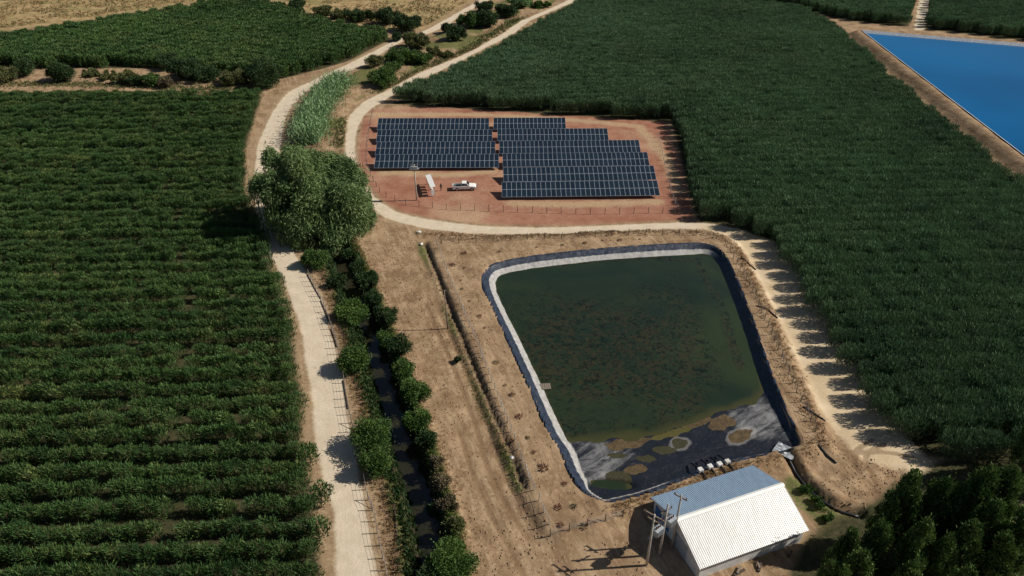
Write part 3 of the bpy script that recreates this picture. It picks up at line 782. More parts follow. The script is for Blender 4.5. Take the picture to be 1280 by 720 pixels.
for i, (ex, yc) in enumerate(rows):
    k = len(rows) - i; sf = 'th' if 10 < k % 100 < 14 else {1: 'st', 2: 'nd', 3: 'rd'}.get(k % 10, 'th')
    lab = f'long row of green trees in the left field, {k}{sf} counted from the upper hedge'
    if k == 1: lab = 'farthest row of the left field, right beside the upper left hedge'
    o = link('tree_row', row_meshes[i % 5], None, M['left'])
    o.location = (ex, yc + ex * math.tan(RA), -.04); o.rotation_euler = (0, 0, RA)
    o.scale = (1, 1, 1.0 + .12 * math.sin(i * 1.7))
    tag(o, lab, 'tree row', 'rows of the left field')
# single trees standing proud of the row ends
src = []
for k in range(3):
    me = leaf_mesh('crown', *orchard_mesh('crown', 2.9, 1.35, 520, .5, .16)); src.append(me)
for i, (px, py, lab) in enumerate([(389, 578, 'small green tree at the field edge beside the pale road, above the other two'), (403, 628, 'round green tree at the field edge by the road bend, with a white scrap below'), (400, 672, 'lowest green tree standing out of the field edge near the bottom road')]):
    x, y = G(px, py); t = empty('orchard_tree', (x, y, -.03), i * 2.1, lab, 'tree', 'single trees at the field edge')
    link('crown', src[i], t, M['left'])
    b = MB(); b.tube([(0, 0, -.2), (.03, 0, 1.2), (.05, .05, 2.3)], [.09, .07, .02], 6); b.build('trunk', M['bark'], t)

# ------------------------------------------------------------------ big willow
wx, wy = G(400, 284)
wt = empty('willow_tree', (wx, wy, zt(wx, wy) - .1), 0, 'huge green drooping willow tree between the road and the track', 'tree')
kf = np.arange(64) + .5; ph = kf * 2.39996 + rng.normal(0, .25, 64); cz = 1 - 1.6 * kf / 64; sr_ = np.sqrt(np.clip(1 - cz * cz, 0, 1))
lob = np.c_[sr_ * np.cos(ph) * 10.6, sr_ * np.sin(ph) * 9.4, cz * 8.4] * rng.uniform(.5, 1.0, (64, 1)) + np.array([0, 0, 9.4])
lob[:, 2] += -.2 * lob[:, 0] * (lob[:, 2] > 6)              # crown slopes down to the right
lr = 2.35 * rng.uniform(.55, 1.4, 64); ok = lob[:, 2] > 2.0; lob = lob[ok]; lr = lr[ok]
lob = np.vstack([lob, [[5.5, -5.5, 4.5], [7.5, -4, 5], [4, -7.5, 3.6], [-2, -7.5, 4.2], [9, -1, 6], [0, 0, 14.6], [-4, 1, 15], [3, 3, 13.6]]]); lr = np.r_[lr, np.full(8, 2.6)]
c, d, L, Wd, T = crown_leaves(lob, lr, 1900, .8, .16, up=.15, out=.7, droop=.55, flat=1.15)
c2 = []; d2 = []
for _ in range(650):                                   # hanging strands
    a = rng.uniform(0, 6.283); rr = rng.uniform(.72, 1.03); z0 = rng.uniform(4, 11)
    p = np.array([10.8 * rr * math.cos(a), 9.8 * rr * math.sin(a), z0]); k = rng.integers(6, 16)
    q = p - np.c_[np.zeros(k), np.zeros(k), np.arange(k) * .3] + rng.normal(0, .12, (k, 3)); c2.append(q); d2.append(np.c_[rng.normal(0, .25, (k, 2)), -np.ones(k)])
c2 = np.vstack(c2); d2 = np.vstack(d2); ok = c2[:, 2] > .5; c2 = c2[ok]; d2 = d2[ok]; k = len(c2)
c = np.vstack([c, c2]); d = np.vstack([d, d2]); L = np.r_[L, rng.uniform(.5, 1., k)]; Wd = np.r_[Wd, rng.uniform(.15, .28, k)]; T = np.r_[T, rng.uniform(.3, .8, k)]
link('crown', leaf_mesh('crown', c, d, L, Wd, T), wt, M['willow'])
link('trunk', trunk_mesh(12, .6, lob, 16), wt, M['bark'])

# cane thicket beside the curve of the road
cl = resample(smooth_line(GL([(385, 182), (390, 165), (396, 148), (406, 130), (418, 116), (430, 108)]), 3), .3)
ct = empty('cane_thicket', (cl[0][0], cl[0][1], 0), 0, 'tall pale green cane thicket along the road curve above the willow', 'reeds')
pts = cl[rng.integers(0, len(cl), 3200)] + rng.normal(0, 1, (3200, 2)) * np.array([1.9, 1.2]); pts -= cl[0]
C = []; D = []
for p in pts:
    h = rng.uniform(3.2, 5.4); k = 8; z = np.linspace(.4, h, k) ; lean = rng.normal(0, .12, 2)
    a = rng.uniform(0, 6.28, k)
    q = np.c_[p[0] + lean[0] * z + .3 * np.cos(a), p[1] + lean[1] * z + .3 * np.sin(a), z]; C.append(q)
    D.append(np.c_[np.cos(a) * .7 + .15, np.sin(a) * .7, rng.uniform(.5, 1.2, k)])
C = np.vstack(C); D = np.vstack(D); k = len(C)
link('leaves', leaf_mesh('leaves', C, D, rng.uniform(.6, 1.3, k), rng.uniform(.13, .24, k), np.clip(.3 + C[:, 2] / 9 + rng.normal(0, .2, k), 0, 1)), ct, M['cane'])
b = MB()
for p in pts[:220]: b.tube([(p[0], p[1], -.2), (p[0] + rng.normal(0, .1), p[1], 3.0)], [.04, .02], 4)
tag(b.build('stalks', M['olive'], ct), kind='stuff')

# ------------------------------------------------------------------ bushes
for a in [
    (391, 338, 40, 3.3, 'bush', 'bright green round bush on the road verge just below the willow'),
    (421, 362, 30, 2.2, 'darkbush', 'small dark bush on the road verge, second below the willow'),
    (437, 404, 44, 3.3, 'bush', 'green bush with reddish litter below it, third along the road verge'),
    (447, 420, 22, 1.6, 'darkbush', 'very small dark shrub on the road verge between two round green bushes'),
    (440, 470, 44, 3.4, 'bush', 'dome-shaped green bush casting a round shadow across the mid road'),
    (465, 572, 58, 4.2, 'bush', 'largest green bush on the verge between road and canal'),
    (471, 598, 34, 3.6, 'bush', 'narrower green bush touching the lower side of the largest verge bush')]:
    bush(*a, group='bushes along the road verge')
canal_b = [(436, 318, 30, 2.6, 'darkbush', 'dark green bush on the right canal bank, topmost beside the willow'), (447, 338, 26, 2.4, 'darkbush', 'dark green bush on the right canal bank, second below the willow'), (462, 362, 34, 2.6, 'darkbush', 'dark green bush on the right canal bank, third below the willow'), (468, 384, 32, 3.0, 'darkbush', 'dark green bush leaning over the canal, fourth below the willow'), (484, 408, 40, 2.8, 'darkbush', 'wide dark bush on the right canal bank level with the lone pole'), (480, 428, 30, 2.6, 'bush', 'small green bush leaning over the canal level with the lone pole'), (497, 446, 42, 3.3, 'darkbush', 'dark bush on the right canal bank level with the tiny lone shrub'), (505, 476, 44, 3.2, 'bush', 'bright green bush on the right canal bank, upper of the bright three'), (517, 508, 50, 3.4, 'bush', 'bright green bush on the right canal bank, middle and largest of the bright three'), (521, 536, 40, 3.0, 'bush', 'bright green bush on the right canal bank, lowest of the bright three'), (533, 562, 34, 2.6, 'darkbush', 'dark ragged bush on the right canal bank above the brambles'), (545, 590, 28, 2.0, 'brown', 'dry brown bramble on the right canal bank, highest one'), (551, 614, 34, 2.3, 'brown', 'dry brown bramble on the right canal bank, second one down'), (561, 642, 30, 1.8, 'brown', 'dry brown bramble on the right canal bank, third one down'), (569, 668, 32, 2.0, 'olive', 'olive bramble on the right canal bank just above the bottom bush'), (541, 628, 20, 1.3, 'darkbush', 'low dark scrub at the canal water below the brambles')]
for a in canal_b:
    bush(a[0] - 1, a[1], a[2] * rng.uniform(.75, .98), a[3] * rng.uniform(.8, 1.05), *a[4:], group='bushes on the canal bank')
bush(560, 722, 66, 4.0, 'bush', 'big green bush at the bottom edge where the canal leaves the picture', None)
bush(534, 742, 60, 3.6, 'darkbush', 'dark bush at the bottom edge left of the canal, mostly in shade', None)
bush(572, 454, 11, 1.1, 'darkbush', 'tiny lone dark shrub on the bare strip beside the wheel tracks', None)
for px, py, w_, h_, mt, lab in [
    (467, 84, 20, 3.0, 'olive', 'olive shrub at the road edge above the cane thicket'),
    (477, 108, 32, 4.0, 'bush', 'bright bushy tree right of the cane thicket, nearest in the strip'),
    (490, 92, 20, 3.0, 'bush', 'green bush just behind the bright bushy tree in the strip'),
    (499, 80, 30, 3.6, 'bush', 'round green bush in the strip between road and track'),
    (520, 60, 34, 3.4, 'olive', 'wide olive bush beside the upper road in the strip'),
    (524, 80, 30, 3.0, 'bush', 'green bush on the track side below the wide olive bush'),
    (543, 68, 18, 2.2, 'olive', 'small olive shrub in the middle of the strip'),
    (559, 70, 16, 1.8, 'olive', 'low olive shrub near the track in the strip'),
    (570, 50, 24, 3.6, 'darkbush', 'dark round bush right of the upper road'),
    (559, 40, 14, 2.4, 'darkbush', 'small dark bush at the upper road edge'),
    (577, 28, 13, 2.4, 'bush', 'small green bush on the upper road edge near the top'),
    (592, 34, 28, 4.0, 'bush', 'green tree-like bush in the upper strip'),
    (611, 33, 26, 4.6, 'darkbush', 'tall dark bush in the upper strip near the track'),
    (604, 14, 22, 3.4, 'darkbush', 'dark bush near the top end of the road'),
    (632, 20, 26, 3.6, 'darkbush', 'dark bush at the top of the strip beside the track'),
    (648, 8, 30, 4.0, 'cane', 'pale grey-green bush at the top edge between road and track'),
    (676, 8, 30, 1.6, 'bush', 'low bright green growth beside the top of the track'),
    (372, 14, 20, 4.2, 'darkbush', 'tall dark bush alone at the top edge above the slope orchard'),
    (402, 18, 24, 3.0, 'olive', 'olive bush on the upper rim of the slope orchard'),
    (424, 22, 22, 2.6, 'olive', 'second olive bush on the upper rim of the slope orchard'),
    (447, 26, 36, 3.4, 'darkbush', 'wide dark bush on the upper rim of the slope orchard'),
    (484, 29, 30, 5.0, 'darkbush', 'big dark bush at the pasture corner, left of two'),
    (508, 38, 32, 4.6, 'darkbush', 'big dark bush at the pasture corner, right of two'),
    (496, 49, 14, 2.4, 'darkbush', 'small dark bush at the tip of the slope orchard by the road')]:
    bush(px, py + 3, w_ * 1.32, h_ * 1.2, mt, lab, 'bushes in the upper strip')
for px, py, w_, h_, mt, lab in [
    (9, 104, 24, 3.4, 'olive', 'olive bush at the left end of the upper hedge'),
    (28, 97, 22, 4.0, 'darkbush', 'dark bush second from the left in the upper hedge'),
    (75, 104, 32, 4.6, 'darkbush', 'big dark bush left of the gap in the upper hedge'),
    (110, 98, 26, 1.6, 'olive', 'low olive shrub left of middle in the upper hedge'),
    (132, 101, 26, 1.8, 'olive', 'low olive shrub near the middle of the upper hedge'),
    (155, 107, 32, 2.8, 'olive', 'wide olive bush in the middle of the upper hedge'),
    (170, 109, 16, 2.4, 'darkbush', 'small dark bush between olive bushes in the upper hedge'),
    (189, 109, 24, 2.8, 'bush', 'bright bush right of middle in the upper hedge'),
    (206, 111, 20, 2.6, 'brown', 'brownish bush right of the bright one in the upper hedge'),
    (208, 88, 26, 4.0, 'darkbush', 'dark tree behind the brownish bush in the upper hedge'),
    (230, 102, 38, 5.0, 'darkbush', 'large dark tree in the right half of the upper hedge'),
    (256, 104, 28, 3.2, 'darkbush', 'dark bush right of the large dark tree in the upper hedge'),
    (282, 108, 28, 3.0, 'olive', 'olive bush left of the last dark tree in the upper hedge'),
    (303, 106, 24, 3.0, 'olive', 'olive bush touching the last dark tree of the upper hedge'),
    (328, 112, 48, 5.6, 'darkbush', 'largest dark tree at the right end of the upper hedge beside the road')]:
    bush(px, py, w_ * 1.25, h_ * 1.2, mt, lab, 'bushes of the upper left hedge')
for px, py, lab in [(1022, 636, 'small bright green weed bush right of the white shed'), (1008, 620, 'low green weeds beside the trench near the white shed'), (1036, 655, 'green weed patch at the lower right of the white shed')]:
    bush(px, py, 20, .9, 'bush', lab, 'weeds beside the shed')

# ------------------------------------------------------------------ poplars at the lower right
pm = []
for k in range(4):
    h = 12.0; lob, lr = lobes(95, 1.8, 1.8, 5.5, 6.6, .5, .98)
    lob[:, :2] *= np.clip(1.3 - (lob[:, 2:3] / h) * .95, .15, 1.1)
    c, d, L, Wd, T = crown_leaves(lob, lr, 230, .40, .14, up=1.2, out=.5, flat=2.4)
    pm.append((leaf_mesh('crown', c, d, L, Wd, T), trunk_mesh(11, .2, lob, 14)))
tops = [(1146, 590, 13, 'tall poplar, left one of the upper pair by the sandy bend'), (1182, 596, 12.4, 'tall poplar, right one of the upper pair by the sandy bend'), (1238, 588, 13.5, 'tall poplar in the right-hand clump, left one'), (1268, 584, 13.6, 'tall poplar in the right-hand clump at the picture edge'),
        (1162, 652, 12.6, 'poplar in the middle of the grove below the upper pair'), (1222, 650, 12.2, 'poplar left of the right-hand clump, lower down'), (1068, 662, 9.6, 'short poplar nearest the shed, in front of its right corner'), (1106, 652, 10.6, 'poplar between the shed and the middle of the grove'),
        (1082, 690, 10.4, 'low poplar at the bottom edge, second from the shed'), (1266, 668, 11.8, 'poplar at the lower right picture edge'), (1042, 704, 8.6, 'lowest poplar at the bottom edge, beside the shed eave'), (1146, 706, 11, 'poplar at the bottom edge under the middle of the grove'), (1214, 712, 11.4, 'poplar at the bottom edge in the right half of the grove'), (1290, 640, 12, 'poplar cut off by the right picture edge'), (1322, 505, 12.5, 'poplar right of the picture beside the orchard corner, nearest'), (1352, 498, 13, 'poplar right of the picture beside the orchard corner, second'), (1388, 508, 13, 'poplar right of the picture beside the orchard corner, third'), (1425, 503, 13, 'poplar right of the picture beside the orchard corner, fourth'), (1186, 676, 10.2, 'shorter poplar wedged in the centre of the grove'), (1206, 606, 11.5, 'poplar filling the gap between upper pair and right-hand clump'), (1120, 622, 10, 'poplar at the left flank of the upper pair'), (1245, 626, 12, 'poplar in front of the right-hand clump'), (1056, 712, 9.5, 'low poplar at the bottom edge, third from the shed')]
for i, (px, py, h, lab) in enumerate(tops):
    x, y = G(px, py, h); t = empty('poplar_tree', (x, y, zt(x, y) - .05), i * 1.3, lab, 'tree', 'poplars at the lower right')
    cm, tm = pm[i % 4]
    s = h / 12.2; t.scale = (s * rng.uniform(1.0, 1.3), s * rng.uniform(1.0, 1.3), s)
    link('crown', cm, t, M['poplar']); link('trunk', tm, t, M['bark'])

# ------------------------------------------------------------------ weeds, tufts, clods
wm = []
for k in range(4):
    n = 70; a = rng.uniform(0, 6.28, n); r = .38 * np.sqrt(rng.random(n))
    c = np.c_[r * np.cos(a), r * np.sin(a), rng.uniform(.05, .3, n)]; d = np.c_[np.cos(a) * .8, np.sin(a) * .8, rng.uniform(.2, 1, n)]
    wm.append(leaf_mesh('weed_clump', c, d, rng.uniform(.15, .35, n), rng.uniform(.05, .1, n), rng.random(n)))
for i, (px, py, s) in enumerate([(580, 317, 1.5), (624, 314.5, 1.1), (671, 309, .8), (703, 306, 1.2), (731, 304, 1.2), (753, 301, .9), (775, 301, 1.1), (800, 299, .9), (566, 331, 1.4), (581, 335, .9), (576, 350, .8), (577, 361, 1), (587, 377, .9), (599, 396, 1.2), (606, 410, .8), (620, 453, 1.5), (631, 482, .8), (640, 494, 1.1), (650, 521, 1.2), (660, 548, 1), (680, 586, 1.7), (706, 605, 1.3), (697, 636, 1.4), (717, 634, 1.4), (640, 552, .8), (667, 566, .8), (701, 661, 1.3), (730, 662, 1.2)]):
    x, y = G(px, py, ZP if py < 640 else 0); o = link('weed_clump', wm[i % 4], None, M['redweed'] if i % 4 != 3 else M['brown'])
    o.location = (x, y, zt(x, y) - .02); s *= rng.uniform(.6, .9); o.scale = (s * 1.2, s * 1.2, s); o.rotation_euler = (0, 0, i)
    tag(o, 'small reddish brown weed clump on the bare soil around the pond', 'weed', 'weed clumps around the pond')
def tufts(name, lines, n, mat, label, hmin, hmax, spread, cat='grass'):
    Q = []
    for l in lines:
        p = resample(l, .25); k = int(n * len(p) / sum(len(resample(q, .25)) for q in lines))
        Q.append(p[rng.integers(0, len(p), k)] + rng.normal(0, spread, (k, 2)))
    Q = np.vstack(Q)
    Q = Q[(sd_poly(Q, road_poly) < -.5) & (sd_poly(Q, trk_poly) < -.3) & (sd_poly(Q, pond_poly) < -.4)]
    z = zts(Q); cen = rng.integers(5, 9)
    C = np.repeat(np.c_[Q, z], 7, 0); k = len(C); C[:, :2] += rng.normal(0, .12, (k, 2)); h = rng.uniform(hmin, hmax, k); C[:, 2] += h * .4
    D = np.c_[rng.normal(0, .45, (k, 2)), np.ones(k)]
    me = leaf_mesh(name, C, D, h, h * .22, rng.random(k))
    return tag(link(name, me, None, M[mat]), label, cat, kind='stuff')
tufts('dry_grass', [offset_line(canal, -4.6), offset_line(canal, -4.0), offset_line(canal, 3.6), plat_poly[1:22], GL([(760, 640), (812, 622), (860, 603), (930, 580)]), GL([(520, 292), (640, 297), (780, 294)])], 8000, 'dry', 'straw-coloured dry grass tufts on the banks', .12, .4, .7)
tufts('green_grass', [offset_line(canal, 3.0), offset_line(canal, 2.5), offset_line(canal, -2.8), GL([(1004, 612), (1030, 640)])], 4200, 'bush', 'short green grass along the canal and the fence ditch', .15, .45, .35)
tufts('hedge_grass', [GL([(0, 106), (110, 106), (240, 110), (320, 112)]), GL([(470, 118), (520, 92), (590, 60), (650, 22)]), GL([(430, 150), (425, 185)])], 3200, 'olive', 'rough olive and straw grass in the upper hedge and strip', .3, .8, 1.6)

tufts('bank_weeds', [offset_line(canal, -2.2)[4:], offset_line(canal, -2.9)[4:], offset_line(canal, -1.6)[4:], offset_line(canal, 1.8)[4:]], 3000, 'darkbush', 'ragged dark weeds overgrowing both banks of the canal', .3, .95, .55, 'weeds')
def scatter(name, poly, n, mat, label, hmin, hmax, k=6):
    mn, mx = poly.min(0), poly.max(0); Q = mn + rng.random((n * 3, 2)) * (mx - mn); Q = Q[inside(Q, poly)]
    Q = Q[noise2(Q[:, 0], Q[:, 1], 8) + rng.normal(0, .15, len(Q)) > .42][:n]
    C = np.repeat(np.c_[Q, zts(Q)], k, 0); m = len(C); C[:, :2] += rng.normal(0, .3, (m, 2)); h = rng.uniform(hmin, hmax, m); C[:, 2] += h * .4
    return tag(link(name, leaf_mesh(name, C, np.c_[rng.normal(0, .5, (m, 2)), np.ones(m)], h, h * .35, rng.random(m)), None, M[mat]), label, 'grass', kind='stuff')
past_in = GL([(0, 36), (110, 22), (240, 1), (350, -2), (400, 16), (440, 28), (500, 36), (530, 34), (588, 0), (560, -30), (0, -30)])
scatter('pasture_grass', past_in, 5000, 'dry', 'coarse straw-coloured grass of the dry pasture', .4, .9)
scatter('pasture_weeds', past_in, 1800, 'olive', 'olive weeds scattered over the dry pasture', .4, .9)
def clods(name, poly, n, label, smin=.05, smax=.2):
    mn, mx = poly.min(0), poly.max(0); Q = mn + rng.random((n * 4, 2)) * (mx - mn)
    Q = Q[inside(Q, poly)]; Q = Q[(sd_poly(Q, pond_poly) < -.6) & (sd_poly(Q, road_poly) < 0) & (sd_poly(Q, trk_poly) < 0) & (seg_dist(Q, canal) > 3.4)]
    Q = Q[noise2(Q[:, 0], Q[:, 1], 3) + rng.normal(0, .2, len(Q)) > .5][:n]; m = len(Q)
    z = zts(Q); sz = rng.uniform(smin, smax, (m, 1, 1)) ** 1.0
    o8 = np.array([(1, 0, 0), (0, 1, 0), (-1, 0, 0), (0, -1, 0), (0, 0, 1), (0, 0, -1)], float)
    v = o8[None] * sz * rng.uniform(.6, 1.3, (m, 6, 1)) * np.array([1, 1, .75]) + np.c_[Q, z + .02][:, None]
    f = np.array([(0, 1, 4), (1, 2, 4), (2, 3, 4), (3, 0, 4), (1, 0, 5), (2, 1, 5), (3, 2, 5), (0, 3, 5)])
    F = (f[None] + 6 * np.arange(m)[:, None, None]).reshape(-1, 3)
    return tag(link(name, mesh_np(name, v.reshape(-1, 3), F), None, M['clod']), label, 'clods', kind='stuff')
clods('soil_clods', strip_poly, 2600, 'loose brown soil clods on the bare strip beside the canal')
clods('bank_clods', plat_poly, 1500, 'loose soil clods on the bare ground round the pond')
clods('track_clods', GL([(985, 565), (1030, 545), (1080, 570), (1140, 590), (1090, 630), (1060, 650), (1010, 610)]), 300, 'rough clods on the churned ground right of the shed', .05, .17)
tufts('ditch_grass', [offset_line(ditch, -1.0)[8:], offset_line(ditch, -1.4)[14:22], offset_line(ditch, -.8)[16:]], 420, 'bush', 'patchy green grass on the edge of the fence ditch', .1, .3, .3)
tufts('strip_grass', [GL([(470, 310), (510, 400), (560, 520), (600, 640), (640, 710)]), GL([(500, 300), (540, 390), (580, 480)]), GL([(560, 600), (590, 680), (620, 720)])], 2200, 'dry', 'sparse straw tufts on the bare strip beside the canal', .06, .22, 3.0)

# ------------------------------------------------------------------ solar array
PW, PH, PT = 1.134, 2.279, .04
def panel_mesh():
    b = MB(); fw = .030; w, h = PW - .018, PH - .018
    x0, x1, y0, y1 = -w / 2, w / 2, -h / 2, h / 2
    o = [(x0, y0), (x1, y0), (x1, y1), (x0, y1)]; i_ = [(x0 + fw, y0 + fw), (x1 - fw, y0 + fw), (x1 - fw, y1 - fw), (x0 + fw, y1 - fw)]
    vs = [(x, y, 0) for x, y in o] + [(x, y, PT) for x, y in o] + [(x, y, PT) for x, y in i_] + [(x, y, PT - .006) for x, y in i_]
    fs = [(3, 2, 1, 0)] + [(k, (k + 1) % 4, 4 + (k + 1) % 4, 4 + k) for k in range(4)] + [(4 + k, 4 + (k + 1) % 4, 8 + (k + 1) % 4, 8 + k) for k in range(4)] + [(8 + k, 8 + (k + 1) % 4, 12 + (k + 1) % 4, 12 + k) for k in range(4)] + [(12, 13, 14, 15)]
    b.add(vs, fs); b.m[-1] = 1
    return b.mesh('solar_panel')
pmesh = panel_mesh(); pmesh.materials.append(M['alu']); pmesh.materials.append(M['cells'])
TILT = R(20); SL = 2 * PH + .04; LOWZ = .75
post_f = MB().tube([(0, 0, -.3), (0, 0, .9)], .06, 6).mesh('post'); post_f.materials.append(M['steel'])
def table(xl, yl, xr, yr, n, label):
    zc = LOWZ + math.sin(TILT) * SL / 2
    a = G(xl, yl, zc); c = G(xr, yr, zc); rz = math.atan2(c[1] - a[1], c[0] - a[0]); mid = (a + c) / 2
    t = empty('solar_table', (mid[0], mid[1], 0), rz, label, 'solar panels', 'solar panel rows in the red yard')
    ct_, st_ = math.cos(TILT), math.sin(TILT); pt = float(np.hypot(*(c - a))) / n
    for r in (0, 1):
        v = (-.5 if r == 0 else .5) * (PH + .02)
        for k in range(n):
            o = link('solar_panel', pmesh, t); o.location = ((k - (n - 1) / 2) * pt, v * ct_, zc + v * st_); o.rotation_euler = (TILT, 0, 0); o.scale = (pt / PW, 1, 1)
    Ln = n * pt
    for v in (-1.7, -.55, .6, 1.75):
        bm_ = MB(); bm_.box((0, v * ct_ + .06 * st_, zc + v * st_ - .06), (Ln - .05, .07, .09), M=Matrix.Rotation(TILT, 4, 'X')); bm_.build('rail', M['steel'], t)
    npst = max(2, int(Ln / 4.2) + 1)
    for k in range(npst):
        x = (k / (npst - 1) - .5) * (Ln - 1.2)
        for v in (-1.25, 1.25):
            zz = zc + v * st_ - .1
            p = link('leg', post_f, t); p.location = (x, v * ct_, 0); p.scale = (1, 1, zz / .9)
        bm_ = MB(); bm_.tube([(x, -1.9 * ct_, zc - 1.9 * st_ - .12), (x, 1.9 * ct_, zc + 1.9 * st_ - .12)], .05, 4); bm_.build('rafter', M['steel'], t)
ordn = ['first', 'second', 'third', 'fourth', 'fifth', 'sixth']
for k, (xl, yl, xr, yr) in enumerate([(472, 155, 611.3, 154.7), (471, 169.8, 615.3, 169.4), (470, 185.4, 619, 184.7), (468.6, 201.6, 623.6, 200.8)]):
    table(xl, yl, xr, yr, 26, f'long solar panel row in the left block, {ordn[k]} from the back')
for k, (xl, yl, xr, yr, n_) in enumerate([(616.9, 154.4, 707, 154.2, 18), (621.7, 168.6, 760, 168, 26), (624, 184.2, 799.8, 182.9, 32), (628.2, 200.2, 810.6, 198.6, 32), (629, 218.5, 818.8, 215.9, 32), (627.2, 237, 823.2, 234.9, 32)]):
    table(xl, yl, xr, yr, n_, f'solar panel row in the right block, {ordn[k]} from the back')

# ------------------------------------------------------------------ pump shed
ZE, ZR = 2.3, 4.4
cA = [G(814.4, 623, ZE), G(875.5, 713, ZE), G(1013.3, 662, ZE), G(937.8, 580, ZE)]
cen = sum(cA) / 4; ang = R(20.7); LX, LY = 14.45, 10.55
sh = empty('pump_shed', (cen[0], cen[1], 0), ang, 'white metal-roofed shed beside the lower right corner of the pond', 'shed')
hx, hy = LX / 2 - .35, LY / 2 - .45
def corr(side):
    n = 58; per = LX / n; vs = []; fs = []
    prof = [(0, 0), (.62, 0), (.72, .042), (.9, .042), (1.0, 0)]
    xs = [(-LX / 2 + (i + a) * per, z) for i in range(n) for a, z in prof[:-1]] + [(LX / 2, 0)]
    rise = ZR - ZE; y0 = 0.0; y1 = side * LY / 2
    for x, z in xs: vs += [(x, y0, ZR + z), (x, y1, ZE + z)]
    m = len(xs)
    for x, z in xs: vs += [(x, y0, ZR + z - .03), (x, y1, ZE + z - .03)]
    for i in range(m - 1):
        q = (2 * i, 2 * i + 1, 2 * i + 3, 2 * i + 2); fs.append(q); fs.append(tuple(2 * m + j for j in q[::-1]))
    for i in range(m - 1): fs.append((2 * i + 1, 2 * m + 2 * i + 1, 2 * m + 2 * i + 3, 2 * i + 3))
    fs.append((0, 2 * m, 2 * m + 1, 1)); fs.append((2 * m - 2, 2 * m - 1, 4 * m - 1, 4 * m - 2))
    return MB().add(vs, fs)
corr(-1).build('roof_slope', M['roof'], sh); corr(1).build('roof_slope', M['roof_sky_tint'], sh)
b = MB(); b.add([(-LX / 2 - .05, -.32, ZR - .02), (LX / 2 + .05, -.32, ZR - .02), (LX / 2 + .05, 0, ZR + .12), (-LX / 2 - .05, 0, ZR + .12), (LX / 2 + .05, .32, ZR - .02), (-LX / 2 - .05, .32, ZR - .02)], [(0, 1, 2, 3), (3, 2, 4, 5)])
b.build('ridge_cap', M['white'], sh)
for s, nm in ((-1, 'wall'), (1, 'wall')):
    b = MB(); b.box((0, s * hy, (ZE + .05) / 2 - .1), (2 * hx, .18, ZE + .2 - .05)); b.build('wall', M['wallwhite'], sh)
slope = (ZR - ZE) / (LY / 2)
for s in (-1, 1):
    b = MB(); ytop = ZR - .06
    prof = [(-hy + .1, -.2), (hy - .1, -.2), (hy - .1, ZR - slope * (hy - .1) - .06), (0, ytop), (-hy + .1, ZR - slope * (hy - .1) - .06)]
    vs = [(s * hx - .08, y, z) for y, z in prof] + [(s * hx + .08, y, z) for y, z in prof]
    b.add(vs, [(0, 1, 2, 3, 4), (9, 8, 7, 6, 5)] + [(i, 5 + i, 5 + (i + 1) % 5, (i + 1) % 5) for i in range(5)])
    g = b.build('gable_wall', M['wallwhite'], sh)
    for y0 in ((2.0, 3.7) if s < 0 else (1.5,)):
        b = MB(); b.box((s * (hx + .1), y0, 1.15), (.06, 1.3, 1.6)); b.build('shutter', M['blue'], g)
b = MB(); b.box((-hx - .12, -1.2, 1.1), (.07, 2.4, 2.2)); dr = b.build('door', M['grey'], sh)
b = MB(); b.box((-hx - .18, -.2, 1.2), (.05, .05, .25)); b.build('handle', M['steel'], dr)
for s in (-1, 1):
    for e in (-1, 1):
        b = MB(); p0 = Vector((s * (LX / 2 - .02), 0, ZR - .12)); p1 = Vector((s * (LX / 2 - .02), e * LY / 2, ZE - .12))
        b.tube([p0, p1], .07, 4); b.build('barge_board', M['white'], sh)
# scrap beside the near wall
def rotpt(x, y): return (cen[0] + x * math.cos(ang) - y * math.sin(ang), cen[1] + x * math.sin(ang) + y * math.cos(ang))
for i, (x, y, l_, a, mt, lab) in enumerate([(-2.2, -5.9, 1.6, .5, 'darkwood', 'dark plank lying by the near wall of the shed, left one'), (.4, -6.1, 1.3, 1.1, 'darkwood', 'dark plank lying by the near wall of the shed, right one'), (-4.4, -6.2, 1.1, 2.2, 'wood', 'weathered board by the near left corner of the shed'), (4.6, -5.9, 1.0, .9, 'redweed', 'small rusty drum rest by the near right end of the shed')]):
    X, Y = rotpt(x, y); o = empty('timber_scrap', (X, Y, zt(X, Y)), a, lab, 'scrap', 'scrap beside the shed')
    b = MB(); b.box((0, 0, .14), (l_, .28, .16)); b.build('plank', M['darkwood' if mt == 'redweed' else mt], o, bevel=.015)
    b = MB(); b.box((.1, .22, .3), (l_ * .7, .22, .12), .5); b.build('plank', M['wood'], o, bevel=.015)

# intake blocks on the near rim
for i, (px, py) in enumerate([(878, 592.5), (890, 588.5), (902, 585), (912, 581.5)]):
    x, y = G(px, py, ZP); z = ZP + .02
    t = empty('intake_block', (x, y, zt(x, y) - .1), ang, f'{["white", "white", "white", "grey"][i]} concrete intake block on the pond rim, {ordn[i]} from the left', 'intake', 'intake blocks behind the shed')
    b = MB(); b.box((-.05, .45, .3), (.62, .6, .62)); b.build('block', M['wallwhite'] if i < 3 else M['concrete'], t, bevel=.03)
    b = MB(); b.tube([(0, .2, .28), (0, -.6, .2), (0, -1.7, -.05), (0, -2.4, -.5)], .13, 8); b.build('pipe', M['black'], t, True)
    b = MB(); b.tube([(0, .7, .25), (0, 1.4, .1), (0, 2.4, -.35)], .13, 8); b.build('suction_pipe', M['black'], t, True)

